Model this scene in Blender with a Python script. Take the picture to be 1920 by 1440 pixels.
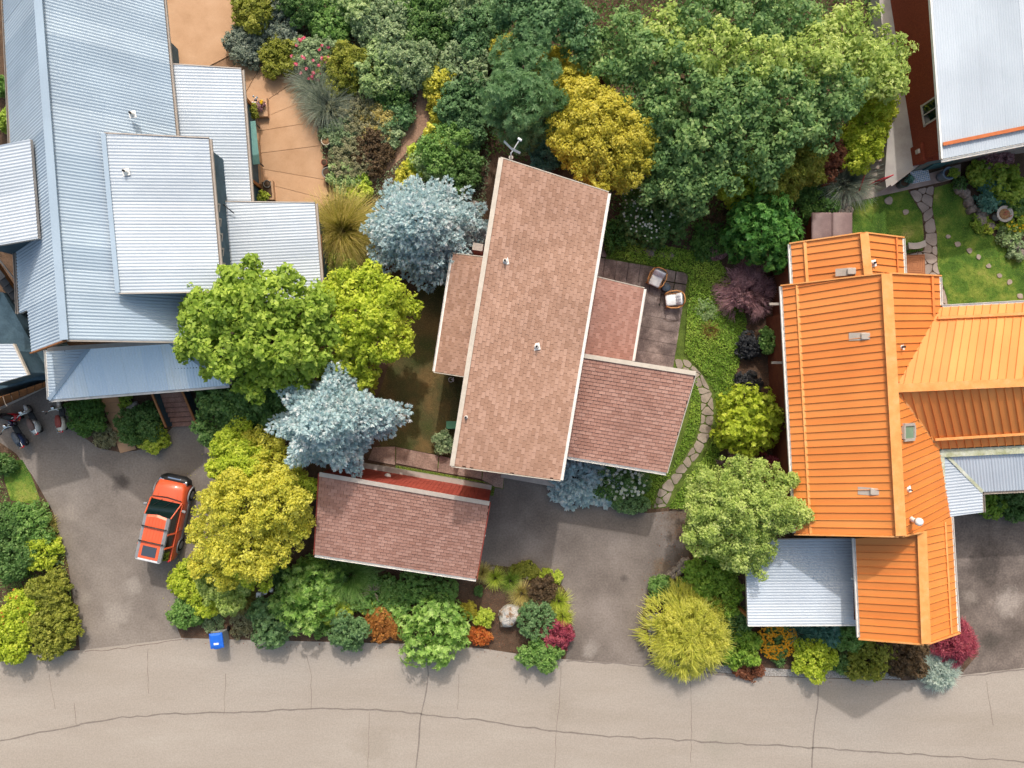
import bpy, math, random
import numpy as np
from mathutils import Vector, Matrix

# ------------------------------------------------------------------ camera, sky, sun, exposure
for o in list(bpy.data.objects):
    bpy.data.objects.remove(o)
SC = bpy.context.scene
COL = SC.collection
H = 38.0            # drone height above the street, metres
S = 36.0            # photograph pixels per metre on the ground
cam = bpy.data.cameras.new('camera')
cam.sensor_fit = 'HORIZONTAL'
cam.sensor_width = 36.0
cam.lens = 36.0 * (S * H) / 1920.0
cam.clip_start = 0.5
cam.clip_end = 3000
camo = bpy.data.objects.new('camera', cam)
COL.objects.link(camo)
camo.location = (0, 0, H)
SC.camera = camo
SUN_EL = math.radians(44.5)
SUN_AZ = math.radians(3.0)      # from +Y towards +X
wd = bpy.data.worlds.new('World')
SC.world = wd
wd.use_nodes = True
nt = wd.node_tree
bg = nt.nodes['Background']
sky = nt.nodes.new('ShaderNodeTexSky')
sky.sky_type = 'NISHITA'
sky.sun_disc = False
sky.sun_elevation = SUN_EL
sky.sun_rotation = SUN_AZ
sky.air_density = 2.0
sky.dust_density = 8.0
sky.ozone_density = 2.0
nt.links.new(sky.outputs[0], bg.inputs[0])
bg.inputs[1].default_value = 0.15
sl = bpy.data.lights.new('sun', 'SUN')
sl.energy = 2.0
sl.angle = math.radians(1.2)
sl.color = (1.0, 0.96, 0.93)
so = bpy.data.objects.new('sun', sl)
COL.objects.link(so)
sd = Vector((math.sin(SUN_AZ) * math.cos(SUN_EL), math.cos(SUN_AZ) * math.cos(SUN_EL), math.sin(SUN_EL)))
so.rotation_euler = sd.to_track_quat('Z', 'Y').to_euler()
so.location = (0, 0, 60)
vs = SC.view_settings
vs.view_transform = 'Standard'
vs.look = 'None'
vs.exposure = 0.45
vs.gamma = 1.0
vs.use_curve_mapping = False

# ------------------------------------------------------------------ helpers
RND = random.Random(7)
U = RND.uniform


def W(px, py, h=0.0):
    k = (H - h) / (S * H)
    return Vector(((px - 960) * k, (720 - py) * k, h))


def hexc(s):
    c = [int(s[i:i + 2], 16) / 255 for i in (0, 2, 4)]
    return tuple(x / 12.92 if x <= 0.04045 else ((x + 0.055) / 1.055) ** 2.4 for x in c)


def tag(o, label=None, cat=None, group=None, kind=None):
    if label: o['label'] = label
    if cat: o['category'] = cat
    if group: o['group'] = group
    if kind: o['kind'] = kind
    return o


def empty(name, loc, label=None, cat=None, group=None, rz=0.0):
    o = bpy.data.objects.new(name, None)
    COL.objects.link(o)
    o.location = loc
    o.rotation_euler = (0, 0, rz)
    o.empty_display_size = 0.2
    return tag(o, label, cat, group)


def link(name, me, parent=None, loc=None):
    o = bpy.data.objects.new(name, me)
    COL.objects.link(o)
    if parent is not None: o.parent = parent
    if loc is not None: o.location = loc
    return o


class MB:
    """collects shapes into one mesh"""
    def __init__(s, off=None):
        s.v = []; s.f = []; s.m = []; s.smooth = []; s.mi = 0; s.sm = False
        s.off = Vector(off) if off is not None else Vector((0, 0, 0))
        s.M = None

    def add(s, vs, fs):
        b = len(s.v)
        for p in vs:
            p = Vector(p)
            if s.M is not None: p = s.M @ p
            s.v.append(tuple(p - s.off))
        for f in fs:
            s.f.append([b + i for i in f]); s.m.append(s.mi); s.smooth.append(s.sm)
        return s

    def box(s, c, sz, rz=0.0, ry=0.0, rx=0.0, bev=0.0):
        hx, hy, hz = sz[0] / 2, sz[1] / 2, sz[2] / 2
        R = Matrix.Rotation(rz, 3, 'Z') @ Matrix.Rotation(ry, 3, 'Y') @ Matrix.Rotation(rx, 3, 'X')
        c = Vector(c)
        if bev <= 0:
            pts = [(-hx, -hy, -hz), (hx, -hy, -hz), (hx, hy, -hz), (-hx, hy, -hz), (-hx, -hy, hz), (hx, -hy, hz), (hx, hy, hz), (-hx, hy, hz)]
            s.add([c + R @ Vector(p) for p in pts], [(0, 3, 2, 1), (4, 5, 6, 7), (0, 1, 5, 4), (1, 2, 6, 5), (2, 3, 7, 6), (3, 0, 4, 7)])
        else:
            b = min(bev, hx * .9, hy * .9, hz * .9)
            rings = []
            for z, k in ((-hz, b), (-hz + b, 0), (hz - b, 0), (hz, b)):
                X, Y = hx - k, hy - k
                rings.append([(-X + b, -Y, z), (X - b, -Y, z), (X, -Y + b, z), (X, Y - b, z), (X - b, Y, z), (-X + b, Y, z), (-X, Y - b, z), (-X, -Y + b, z)])
            s.loft([[c + R @ Vector(p) for p in r] for r in rings])
        return s

    def loft(s, rings, caps=True, closed=True):
        n = len(rings[0]); vs = [p for r in rings for p in r]; fs = []
        for i in range(len(rings) - 1):
            for j in range(n if closed else n - 1):
                k = (j + 1) % n
                fs.append((i * n + j, i * n + k, (i + 1) * n + k, (i + 1) * n + j))
        if caps:
            fs.append(tuple(reversed(range(n))))
            fs.append(tuple(range((len(rings) - 1) * n, len(rings) * n)))
        return s.add(vs, fs)

    def prism(s, pts, z0, z1):
        a = sum(pts[i][0] * pts[(i + 1) % len(pts)][1] - pts[(i + 1) % len(pts)][0] * pts[i][1] for i in range(len(pts)))
        if a < 0: pts = pts[::-1]
        return s.loft([[(p[0], p[1], z0) for p in pts], [(p[0], p[1], z1) for p in pts]])

    def slab(s, pts, th):
        """3-D polygon extruded straight down"""
        n = len(pts)
        a = sum(pts[i][0] * pts[(i + 1) % n][1] - pts[(i + 1) % n][0] * pts[i][1] for i in range(n))
        if a < 0: pts = pts[::-1]
        return s.loft([[Vector(p) - Vector((0, 0, th)) for p in pts], [Vector(p) for p in pts]])

    def tube(s, pts, rs, n=8, caps=True):
        pts = [Vector(p) for p in pts]
        if not isinstance(rs, (list, tuple)): rs = [rs] * len(pts)
        rings = []
        for i, p in enumerate(pts):
            d = (pts[min(i + 1, len(pts) - 1)] - pts[max(i - 1, 0)]).normalized()
            a = d.cross(Vector((0, 0, 1)) if abs(d.z) < .9 else Vector((1, 0, 0))).normalized()
            b = a.cross(d)
            rings.append([p + (a * math.cos(t) + b * math.sin(t)) * rs[i] for t in [-2 * math.pi * k / n for k in range(n)]])
        return s.loft(rings, caps)

    def lathe(s, c, prof, n=16, ax=(1, 1)):
        c = Vector(c)
        rings = [[c + Vector((r * ax[0] * math.cos(2 * math.pi * k / n), r * ax[1] * math.sin(2 * math.pi * k / n), z)) for k in range(n)] for r, z in prof]
        return s.loft(rings)

    def ell(s, c, r, n=12, rz=0.0, rx=0.0, ry=0.0, m=7):
        R = Matrix.Rotation(rz, 3, 'Z') @ Matrix.Rotation(ry, 3, 'Y') @ Matrix.Rotation(rx, 3, 'X')
        c = Vector(c); rings = []
        for i in range(m + 1):
            t = -math.pi / 2 + math.pi * (i + .02) / (m + .04)
            rings.append([c + R @ Vector((r[0] * math.cos(t) * math.cos(2 * math.pi * k / n), r[1] * math.cos(t) * math.sin(2 * math.pi * k / n), r[2] * math.sin(t))) for k in range(n)])
        return s.loft(rings)

    def mesh(s, name, mats):
        me = bpy.data.meshes.new(name)
        me.from_pydata(s.v, [], s.f)
        for m in (mats if isinstance(mats, (list, tuple)) else [mats]): me.materials.append(m)
        me.polygons.foreach_set('material_index', s.m)
        me.polygons.foreach_set('use_smooth', s.smooth)
        me.update()
        return me

    def build(s, name, mats, parent=None, loc=None):
        return link(name, s.mesh(name, mats), parent, loc)


def lerp(a, b, t): return a + (b - a) * t


def clip_half(poly, n, d):
    """keep the part of a 2-D polygon with p.n <= d"""
    out = []
    for i in range(len(poly)):
        p, q = poly[i], poly[(i + 1) % len(poly)]
        a = p[0] * n[0] + p[1] * n[1] - d; b = q[0] * n[0] + q[1] * n[1] - d
        if a <= 0: out.append(p)
        if (a < 0 < b) or (b < 0 < a):
            t = a / (a - b)
            out.append((p[0] + (q[0] - p[0]) * t, p[1] + (q[1] - p[1]) * t))
    return out


def inside(x, y, poly):
    x = np.asarray(x); y = np.asarray(y); r = np.zeros(x.shape, bool)
    j = len(poly) - 1
    for i in range(len(poly)):
        xi, yi = poly[i][0], poly[i][1]; xj, yj = poly[j][0], poly[j][1]
        c = ((yi > y) != (yj > y)) & (x < (xj - xi) * (y - yi) / (yj - yi + 1e-12) + xi)
        r ^= c; j = i
    return r


def pp(pts, h=0.0):
    return [tuple(W(x, y, h))[:2] for x, y in pts]


# ------------------------------------------------------------------ materials
def new_mat(name):
    m = bpy.data.materials.new(name); m.use_nodes = True
    n = m.node_tree.nodes; n.clear()
    out = n.new('ShaderNodeOutputMaterial')
    return m, n, m.node_tree.links, out


def ramp(n, stops):
    r = n.new('ShaderNodeValToRGB')
    e = r.color_ramp.elements
    while len(e) < len(stops): e.new(0.5)
    for el, (p, c) in zip(e, stops):
        el.position = p; el.color = (*c, 1)
    return r


def surf(name, stops, scale=3.0, rough=.8, metal=0.0, fine=60.0, fine_amt=.25, bump=.3, bump_scale=40.0, spec=.3, detail=6, stretch=None, attr=False, big=None, coat=0.0, dist=0.01, rand=0.0, stains=()):
    """noise-driven colour, with a finer speckle multiplied in and a bump"""
    m, n, l, out = new_mat(name)
    b = n.new('ShaderNodeBsdfPrincipled')
    tc = n.new('ShaderNodeTexCoord')
    src = tc.outputs['Object']
    if stretch:
        mp = n.new('ShaderNodeMapping'); mp.inputs['Scale'].default_value = stretch[0]; mp.inputs['Rotation'].default_value = (0, 0, stretch[1])
        l.new(src, mp.inputs[0]); src = mp.outputs[0]
    nz = n.new('ShaderNodeTexNoise'); nz.inputs['Scale'].default_value = scale; nz.inputs['Detail'].default_value = detail; nz.inputs['Roughness'].default_value = .62
    l.new(src, nz.inputs['Vector'])
    fac = nz.outputs['Fac']
    if attr:
        at = n.new('ShaderNodeAttribute'); at.attribute_name = 'v'
        mx0 = n.new('ShaderNodeMix'); mx0.data_type = 'FLOAT'; mx0.inputs[0].default_value = .8
        l.new(fac, mx0.inputs[2]); l.new(at.outputs['Fac'], mx0.inputs[3]); fac = mx0.outputs[0]
    r = ramp(n, stops); l.new(fac, r.inputs[0])
    col = r.outputs[0]
    if big:
        nb = n.new('ShaderNodeTexNoise'); nb.inputs['Scale'].default_value = big[0]; nb.inputs['Detail'].default_value = 4
        l.new(tc.outputs['Object'], nb.inputs['Vector'])
        rb = ramp(n, big[1]); l.new(nb.outputs['Fac'], rb.inputs[0])
        mb = n.new('ShaderNodeMix'); mb.data_type = 'RGBA'; mb.blend_type = 'MULTIPLY'; mb.inputs[0].default_value = 1
        l.new(col, mb.inputs[6]); l.new(rb.outputs[0], mb.inputs[7]); col = mb.outputs[2]
    for (sx, sy, sr, sc) in stains:
        vm = n.new('ShaderNodeVectorMath'); vm.operation = 'DISTANCE'; vm.inputs[1].default_value = (sx, sy, 0); l.new(tc.outputs['Object'], vm.inputs[0])
        sn = n.new('ShaderNodeTexNoise'); sn.inputs['Scale'].default_value = 1.3; sn.inputs['Detail'].default_value = 6; sn.inputs['Roughness'].default_value = .7; l.new(tc.outputs['Object'], sn.inputs['Vector'])
        ma = n.new('ShaderNodeMath'); ma.operation = 'MULTIPLY_ADD'; ma.inputs[1].default_value = sr * 2.2; l.new(sn.outputs['Fac'], ma.inputs[0])
        ng = n.new('ShaderNodeMath'); ng.operation = 'MULTIPLY'; ng.inputs[1].default_value = -1; l.new(vm.outputs['Value'], ng.inputs[0]); l.new(ng.outputs[0], ma.inputs[2])
        mpr = n.new('ShaderNodeMapRange'); mpr.inputs[1].default_value = 0; mpr.inputs[2].default_value = sr * .7; mpr.inputs[4].default_value = .75; l.new(ma.outputs[0], mpr.inputs[0])
        mxs = n.new('ShaderNodeMix'); mxs.data_type = 'RGBA'; mxs.inputs[7].default_value = (*hexc(sc), 1)
        l.new(mpr.outputs[0], mxs.inputs[0]); l.new(col, mxs.inputs[6]); col = mxs.outputs[2]
    if fine_amt > 0:
        nf = n.new('ShaderNodeTexNoise'); nf.inputs['Scale'].default_value = fine; nf.inputs['Detail'].default_value = 3
        l.new(tc.outputs['Object'], nf.inputs['Vector'])
        a = 1 - fine_amt
        rf = ramp(n, [(.3, (a, a, a)), (.7, (1 + fine_amt * .6,) * 3)]); l.new(nf.outputs['Fac'], rf.inputs[0])
        mx = n.new('ShaderNodeMix'); mx.data_type = 'RGBA'; mx.blend_type = 'MULTIPLY'; mx.inputs[0].default_value = 1
        l.new(col, mx.inputs[6]); l.new(rf.outputs[0], mx.inputs[7]); col = mx.outputs[2]
    if rand > 0:
        oi = n.new('ShaderNodeObjectInfo'); rr = ramp(n, [(0, (1 - rand,) * 3), (1, (1 + rand,) * 3)]); l.new(oi.outputs['Random'], rr.inputs[0])
        mr = n.new('ShaderNodeMix'); mr.data_type = 'RGBA'; mr.blend_type = 'MULTIPLY'; mr.inputs[0].default_value = 1
        l.new(col, mr.inputs[6]); l.new(rr.outputs[0], mr.inputs[7]); col = mr.outputs[2]
    l.new(col, b.inputs['Base Color'])
    b.inputs['Roughness'].default_value = rough; b.inputs['Metallic'].default_value = metal
    b.inputs['Specular IOR Level'].default_value = spec
    if coat: b.inputs['Coat Weight'].default_value = coat; b.inputs['Coat Roughness'].default_value = .08
    if bump > 0:
        nb2 = n.new('ShaderNodeTexNoise'); nb2.inputs['Scale'].default_value = bump_scale; nb2.inputs['Detail'].default_value = 4
        l.new(src, nb2.inputs['Vector'])
        bp = n.new('ShaderNodeBump'); bp.inputs['Strength'].default_value = bump; bp.inputs['Distance'].default_value = dist
        l.new(nb2.outputs['Fac'], bp.inputs['Height']); l.new(bp.outputs[0], b.inputs['Normal'])
    l.new(b.outputs[0], out.inputs[0])
    return m


def plain(name, h, rough=.6, metal=0.0, var=.12, scale=4.0, bump=0.0, spec=.4, coat=0.0, fine=0.0):
    c = hexc(h)
    lo = tuple(x * (1 - var) for x in c); hi = tuple(min(1, x * (1 + var)) for x in c)
    return surf(name, [(.3, lo), (.7, hi)], scale=scale, rough=rough, metal=metal, fine_amt=fine, bump=bump, spec=spec, coat=coat)


def lf_(h): return tuple(min(.85, x * 1.28) for x in hexc(h))


def leafmat(name, a, b, c, trans=.5, rough=.55):
    m, n, l, out = new_mat(name)
    at = n.new('ShaderNodeAttribute'); at.attribute_name = 'v'
    r = ramp(n, [(.08, lf_(a)), (.5, lf_(b)), (.95, lf_(c))]); l.new(at.outputs['Fac'], r.inputs[0])
    d = n.new('ShaderNodeBsdfPrincipled'); d.inputs['Roughness'].default_value = rough; d.inputs['Specular IOR Level'].default_value = .35
    l.new(r.outputs[0], d.inputs['Base Color'])
    t = n.new('ShaderNodeBsdfTranslucent'); l.new(r.outputs[0], t.inputs[0])
    mx = n.new('ShaderNodeMixShader'); mx.inputs[0].default_value = trans
    l.new(d.outputs[0], mx.inputs[1]); l.new(t.outputs[0], mx.inputs[2]); l.new(mx.outputs[0], out.inputs[0])
    return m


def glassmat(name, h, rough=.05):
    m, n, l, out = new_mat(name)
    b = n.new('ShaderNodeBsdfPrincipled'); b.inputs['Base Color'].default_value = (*hexc(h), 1)
    b.inputs['Roughness'].default_value = rough; b.inputs['Specular IOR Level'].default_value = .8; b.inputs['Coat Weight'].default_value = .6
    l.new(b.outputs[0], out.inputs[0])
    return m


G3 = lambda a, b, c: [(.28, hexc(a)), (.5, hexc(b)), (.75, hexc(c))]
MAT = {}
M = MAT
M['ground'] = surf('bark_mulch_soil', G3('4a3a2e', '5c4839', '6f5a4a'), scale=2.6, rough=.95, fine=26, fine_amt=.55, bump=.9, bump_scale=28, dist=.05)
M['road'] = surf('pale_worn_asphalt', G3('90877d', '978e85', '9e968d'), scale=.35, rough=.9, stains=((*W(1050, 1330)[:2], 0.80, '8d847a'), (*W(700, 1400)[:2], 1.20, '8f867c'), (*W(1350, 1400)[:2], 1.00, '918a80')), fine=13, fine_amt=.13, bump=.35, bump_scale=70, stretch=((.35, 1.6, 1), .04))
M['drive'] = surf('grey_brown_asphalt', G3('6c645e', '7a726c', '888079'), scale=.5, rough=.88, stains=((*W(225, 905)[:2], 0.55, '3e3835'), (*W(130, 960)[:2], 0.60, '8b8279'), (*W(220, 1150)[:2], 0.80, '8f877f'), (*W(250, 1100)[:2], 0.50, '8f877f'), (*W(160, 1120)[:2], 0.40, '857d75')), fine=11, fine_amt=.2, bump=.45, bump_scale=60, big=(.18, [(.35, (.82, .81, .8)), (.65, (1.1, 1.09, 1.06))]))
M['drive_mid'] = surf('driveway_asphalt_with_moss', G3('655d58', '746c67', '837b76'), scale=.45, rough=.88, stains=((*W(1290, 985)[:2], 1.30, '5c4632'), (*W(1215, 1175)[:2], 0.50, '5c4a38'), (*W(1285, 1050)[:2], 1.00, '4e4032'), (*W(1170, 1085)[:2], 0.25, '4a4440'), (*W(1105, 1215)[:2], 0.50, '8d857e'), (*W(1240, 1060)[:2], 0.50, '6a5a48')), fine=11, fine_amt=.2, bump=.45, bump_scale=60, big=(.22, [(.35, (.85, .83, .8)), (.65, (1.1, 1.08, 1.05))]))
M['drive_dark'] = surf('stained_dark_asphalt', G3('4c443f', '6a605a', '877b73'), scale=.5, rough=.9, stains=((*W(1850, 1060)[:2], 1.00, '3c3633'), (*W(1890, 1130)[:2], 0.80, '9a9088'), (*W(1860, 1200)[:2], 0.60, '4a443f'), (*W(1820, 1120)[:2], 0.50, '857b73')), fine=10, fine_amt=.26, bump=.45, bump_scale=60)
M['tar'] = plain('black_crack_sealer', '756c65', rough=.7, var=.18, scale=8)
M['hair'] = plain('hairline_crack', '6f6158', rough=.9, var=.2, scale=9)
M['joint'] = plain('patio_joint', '84674e', rough=.9)
M['patio'] = surf('tan_stained_concrete', G3('a07d5e', 'ae8b6c', 'b89678'), scale=.8, rand=.05, rough=.8, fine=30, fine_amt=.08, bump=.15)
M['conc'] = surf('grey_concrete', G3('908a84', 'a39d96', 'b0aaa2'), scale=1.2, rough=.85, fine=30, fine_amt=.12, bump=.2)
M['concpink'] = surf('pinkish_concrete', G3('94837a', 'a8978c', 'b5a59a'), scale=1.2, rough=.85, fine=30, fine_amt=.12, bump=.2)
M['flag'] = surf('flagstone', G3('746a60', '8d8276', 'a2968a'), rand=.12, scale=1.5, rough=.85, fine=24, fine_amt=.2, bump=.4, bump_scale=14)
M['flag2'] = surf('grey_pink_flagstone', G3('86796f', '998b80', 'a89b90'), rand=.12, scale=1.5, rough=.85, fine=24, fine_amt=.16, bump=.4, bump_scale=14)
M['rock'] = surf('mottled_rock', G3('5a5048', '857a70', 'a69c92'), scale=3.0, rough=.9, fine=18, fine_amt=.3, bump=.8, bump_scale=9, dist=.04)
M['boulder'] = surf('lichen_boulder', [(.3, hexc('6a6056')), (.42, hexc('86684c')), (.5, hexc('a8a49e')), (.8, hexc('bab7b2'))], scale=2.6, rough=.9, fine=16, fine_amt=.25, bump=.9, bump_scale=7, dist=.05)
M['deck'] = surf('weathered_deck_plank', G3('504543', '6d615d', '8f827d'), scale=1.6, rough=.85, fine=16, fine_amt=.3, bump=.35, bump_scale=22, rand=.16, big=(.8, [(.38, (.85, .83, .83)), (.62, (1.15, 1.13, 1.1))]))
M['walk'] = surf('pinkish_paving_plank', G3('6f5a52', '8f776b', 'a78f82'), rand=.12, scale=1.3, rough=.85, fine=14, fine_amt=.3, bump=.4, bump_scale=18)
M['lawn_dry'] = surf('patchy_dry_lawn', [(.3, hexc('3c4a22')), (.48, hexc('565232')), (.62, hexc('75603c')), (.8, hexc('8a7048'))], scale=.55, rough=1, fine=22, fine_amt=.4, bump=.6, bump_scale=30, dist=.04)
M['lawn'] = surf('short_green_lawn', [(.3, hexc('35521c')), (.48, hexc('527228')), (.6, hexc('7c8c3a')), (.74, hexc('a39a58'))], scale=.8, rough=1, fine=26, fine_amt=.35, bump=.6, bump_scale=34, dist=.04)
M['moss'] = surf('green_moss_soil', G3('3c4a1c', '56682a', '6a7a34'), scale=1.4, rough=1, fine=20, fine_amt=.4, bump=.7, bump_scale=25, dist=.04)
M['shingle'] = surf('pinkish_tan_shingle', [(.1, hexc('937362')), (.5, hexc('9e7e6d')), (.9, hexc('aa8a7a'))], scale=1.2, rough=.95, fine=45, fine_amt=.12, bump=.3, bump_scale=90, big=(.45, [(.35, (.9, .88, .87)), (.65, (1.06, 1.05, 1.04))]), attr=True)
M['shingle_red'] = surf('reddish_brown_shingle', [(.1, hexc('916c60')), (.5, hexc('9c776b')), (.9, hexc('a88478'))], scale=1.2, rough=.95, fine=45, fine_amt=.12, bump=.3, bump_scale=90, big=(.45, [(.35, (.9, .88, .87)), (.65, (1.06, 1.05, 1.04))]), attr=True)
M['underlay'] = plain('dark_underlay', '5a4034', rough=.95)
M['cream'] = plain('cream_trim_metal', 'b3aa9e', rough=.5, fine=.1)
M['whitemetal'] = plain('white_gutter_metal', 'd8d6d2', rough=.45)
M['greytrim'] = plain('grey_trim', 'a39a92', rough=.6, fine=.12)
M['redwall'] = surf('red_board_siding', G3('8a3a30', '9c463a', 'ab5244'), scale=2, rough=.75, fine=20, fine_amt=.15, bump=.2)
M['brickred'] = surf('rust_red_shingle_siding', G3('6a2c1a', '7e3822', '8d442a'), scale=5, rough=.85, fine=20, fine_amt=.25, bump=.4, stretch=((.6, 3, 3), 0))
M['orangewall'] = surf('brown_orange_siding', G3('5e3020', '6e3a26', '7c452c'), scale=3, rough=.85, fine=18, fine_amt=.2, bump=.3)
M['bluewall'] = surf('slate_blue_siding', G3('31444f', '3d525e', '4a606c'), scale=2, rough=.7, fine=12, fine_amt=.15, bump=.2)
M['greenwall'] = plain('grey_green_wall', '6f7f78', rough=.8, fine=.15)
M['galv'] = surf('galvanised_corrugated_steel', [(.3, hexc('97a8b8')), (.5, hexc('a4b4c3')), (.72, hexc('b0bfcc'))], scale=.5, rough=.65, metal=0, fine=20, fine_amt=.05, bump=0, spec=.06, big=(.4, [(.32, (.9, .9, .91)), (.68, (1.05, 1.05, 1.05))]), attr=True)
M['galvwhite'] = surf('white_corrugated_steel', [(.3, hexc('a6b0ba')), (.5, hexc('b0b9c3')), (.72, hexc('bac2ca'))], scale=.5, rough=.65, metal=0, fine=20, fine_amt=.05, bump=0, spec=.06, big=(.4, [(.32, (.9, .9, .91)), (.68, (1.05, 1.05, 1.05))]), attr=True)
M['galvsky'] = surf('sky_tinted_corrugated_steel_with_stains', [(.3, hexc('c6d8ea')), (.5, hexc('d4e2f0')), (.66, hexc('dde8f2')), (.8, hexc('d2d0c4'))], scale=.9, rough=.62, metal=0, fine=18, fine_amt=.06, bump=0, spec=.06, stretch=((2.2, .25, 1), 0), attr=True)  # sky reflection on the shaded porch roof is put into this pale blue
M['orange'] = surf('orange_painted_steel', [(.2, hexc('ca7637')), (.5, hexc('d4823f')), (.8, hexc('d88f4c'))], scale=.8, rough=.5, fine=40, fine_amt=.05, bump=.04, spec=.4, big=(.5, [(.35, (.93, .92, .9)), (.65, (1.04, 1.04, 1.06))]), attr=True)
M['orangecap'] = surf('faded_orange_ridge_cap', [(.3, hexc('d08646')), (.5, hexc('d59252')), (.75, hexc('d3a06c'))], scale=2.2, rough=.55, fine=24, fine_amt=.1, bump=.05, spec=.4)
M['mossflash'] = surf('moss_streaked_flashing', [(.3, hexc('8d9068')), (.5, hexc('b0b39c')), (.75, hexc('c9cbc4'))], scale=2.0, rough=.6, fine=14, fine_amt=.15, bump=0)
M['rustbar'] = plain('rust_orange_snow_bar', 'b05f30', rough=.6, fine=.1)
M['wood'] = surf('brown_timber', G3('7a4a2c', '93603a', 'a87448'), scale=2, rough=.7, fine=16, fine_amt=.25, bump=.3, stretch=((6, 1, 1), .5))
M['stairwood'] = surf('red_brown_stair_board', G3('7a564a', '8d685a', '9c786a'), scale=2, rough=.8, fine=16, fine_amt=.2, bump=.2)
M['teak'] = plain('pale_teak', 'b07a48', rough=.6, fine=.15)
M['darksteel'] = plain('dark_steel', '2b2d30', rough=.5)
M['black'] = plain('black_plastic', '1b1c1e', rough=.5)
M['rubber'] = plain('tyre_rubber', '1a1a1a', rough=.85)
M['chrome'] = plain('chrome', 'd0d4d8', rough=.15, metal=1.0)
M['carorange'] = plain('orange_car_paint', 'd25a34', rough=.4, coat=.5, var=.03)
M['cargrey'] = plain('grey_car_cladding', '85868a', rough=.5)
M['carwhite'] = plain('pale_grey_paint', 'c8c9cc', rough=.4)
M['glass'] = glassmat('dark_window_glass', '10201f')
M['glassgrey'] = glassmat('tinted_roof_glass', '39404a', rough=.25)
M['skyglass'] = glassmat('pale_green_glass', '6f8a72', rough=.1)
M['redlight'] = plain('red_lamp_lens', 'c01c28', rough=.25, coat=.5)
M['amber'] = plain('amber_lamp_lens', 'd8962a', rough=.25, coat=.5)
M['redplastic'] = plain('red_plastic', 'c81830', rough=.3, coat=.5)
M['silver'] = plain('silver_grey_scooter_paint', 'd2d6d6', rough=.35, coat=.5)
M['navy'] = plain('navy_scooter_paint', '18284a', rough=.3, coat=.7)
M['creampaint'] = plain('cream_scooter_paint', 'ded6c8', rough=.35, coat=.5)
M['seatbrown'] = plain('brown_vinyl', '6a5650', rough=.6)
M['seatred'] = plain('red_brown_vinyl', '8a4038', rough=.6)
M['seatgrey'] = plain('slate_vinyl', '4a525c', rough=.6)
M['white'] = plain('white_cloth', 'dcdcdc', rough=.9, bump=.2)
M['pillow'] = plain('white_striped_cloth', 'd6d9de', rough=.9, bump=.2)
M['blueplastic'] = plain('blue_bin_plastic', '1f62c8', rough=.45)
M['greyplastic'] = plain('grey_bin_plastic', '8d9190', rough=.55)
M['bluedark'] = plain('blue_black_metal', '39434f', rough=.5)
M['greenbox'] = plain('green_painted_steel', '4f8a6a', rough=.5)
M['terracotta'] = plain('terracotta', '8c5442', rough=.85, fine=.2)
M['potgrey'] = plain('grey_stone_pot', '77736e', rough=.8, fine=.2)
M['potcream'] = plain('cream_clay_pot', 'c0b4a0', rough=.8, fine=.15)
M['potblue'] = plain('blue_grey_glazed_pot', '6f8494', rough=.35, coat=.4)
M['potgreen'] = plain('dark_green_glazed_pot', '3f524a', rough=.35, coat=.4)
M['soil'] = plain('potting_soil', '4a3a2c', rough=1, fine=.3)
M['dryleaf'] = plain('dry_brown_leaves', '8a6a4a', rough=1, fine=.4, var=.4, scale=14)
M['mat_brown'] = plain('brown_door_mat', 'a8704c', rough=.95, fine=.2)
M['mat_groove'] = plain('dark_brown_mat_groove', '7c4c32', rough=.95)
M['mat_white'] = plain('white_mat', 'cfd4d6', rough=.95)
M['mat_blue'] = plain('blue_mat_mark', '2f7fae', rough=.95)
M['mat_teal'] = plain('teal_mat_mark', '3d6f72', rough=.95)
M['tealrug'] = plain('teal_glass_tabletop', '6f9a94', rough=.3, fine=.15)
M['spa'] = surf('brown_vinyl_spa_cover', G3('6e5a58', '7c6866', '94807a'), scale=1.2, rough=.6, fine=20, fine_amt=.1, bump=.1)
M['railred'] = plain('red_painted_rail', 'a82a38', rough=.5)
M['bark'] = plain('tree_bark', '55463a', rough=.95, fine=.35, bump=.5)
M['twig'] = plain('pale_bare_twig', '9a8a7c', rough=.9)
M['dish'] = plain('pale_grey_metal', 'c6c9cc', rough=.45)
M['dirt'] = surf('pale_dirt_path', G3('74594a', '8a6e5c', '9c806c'), scale=1.5, rough=.95, fine=12, fine_amt=.25, bump=.5, bump_scale=24, dist=.03)
M['gravel'] = surf('pale_gravel', G3('6f6a66', '9a9590', 'c4c0bc'), scale=16, rough=.95, fine=40, fine_amt=.4, bump=1, bump_scale=24, dist=.05)

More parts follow.
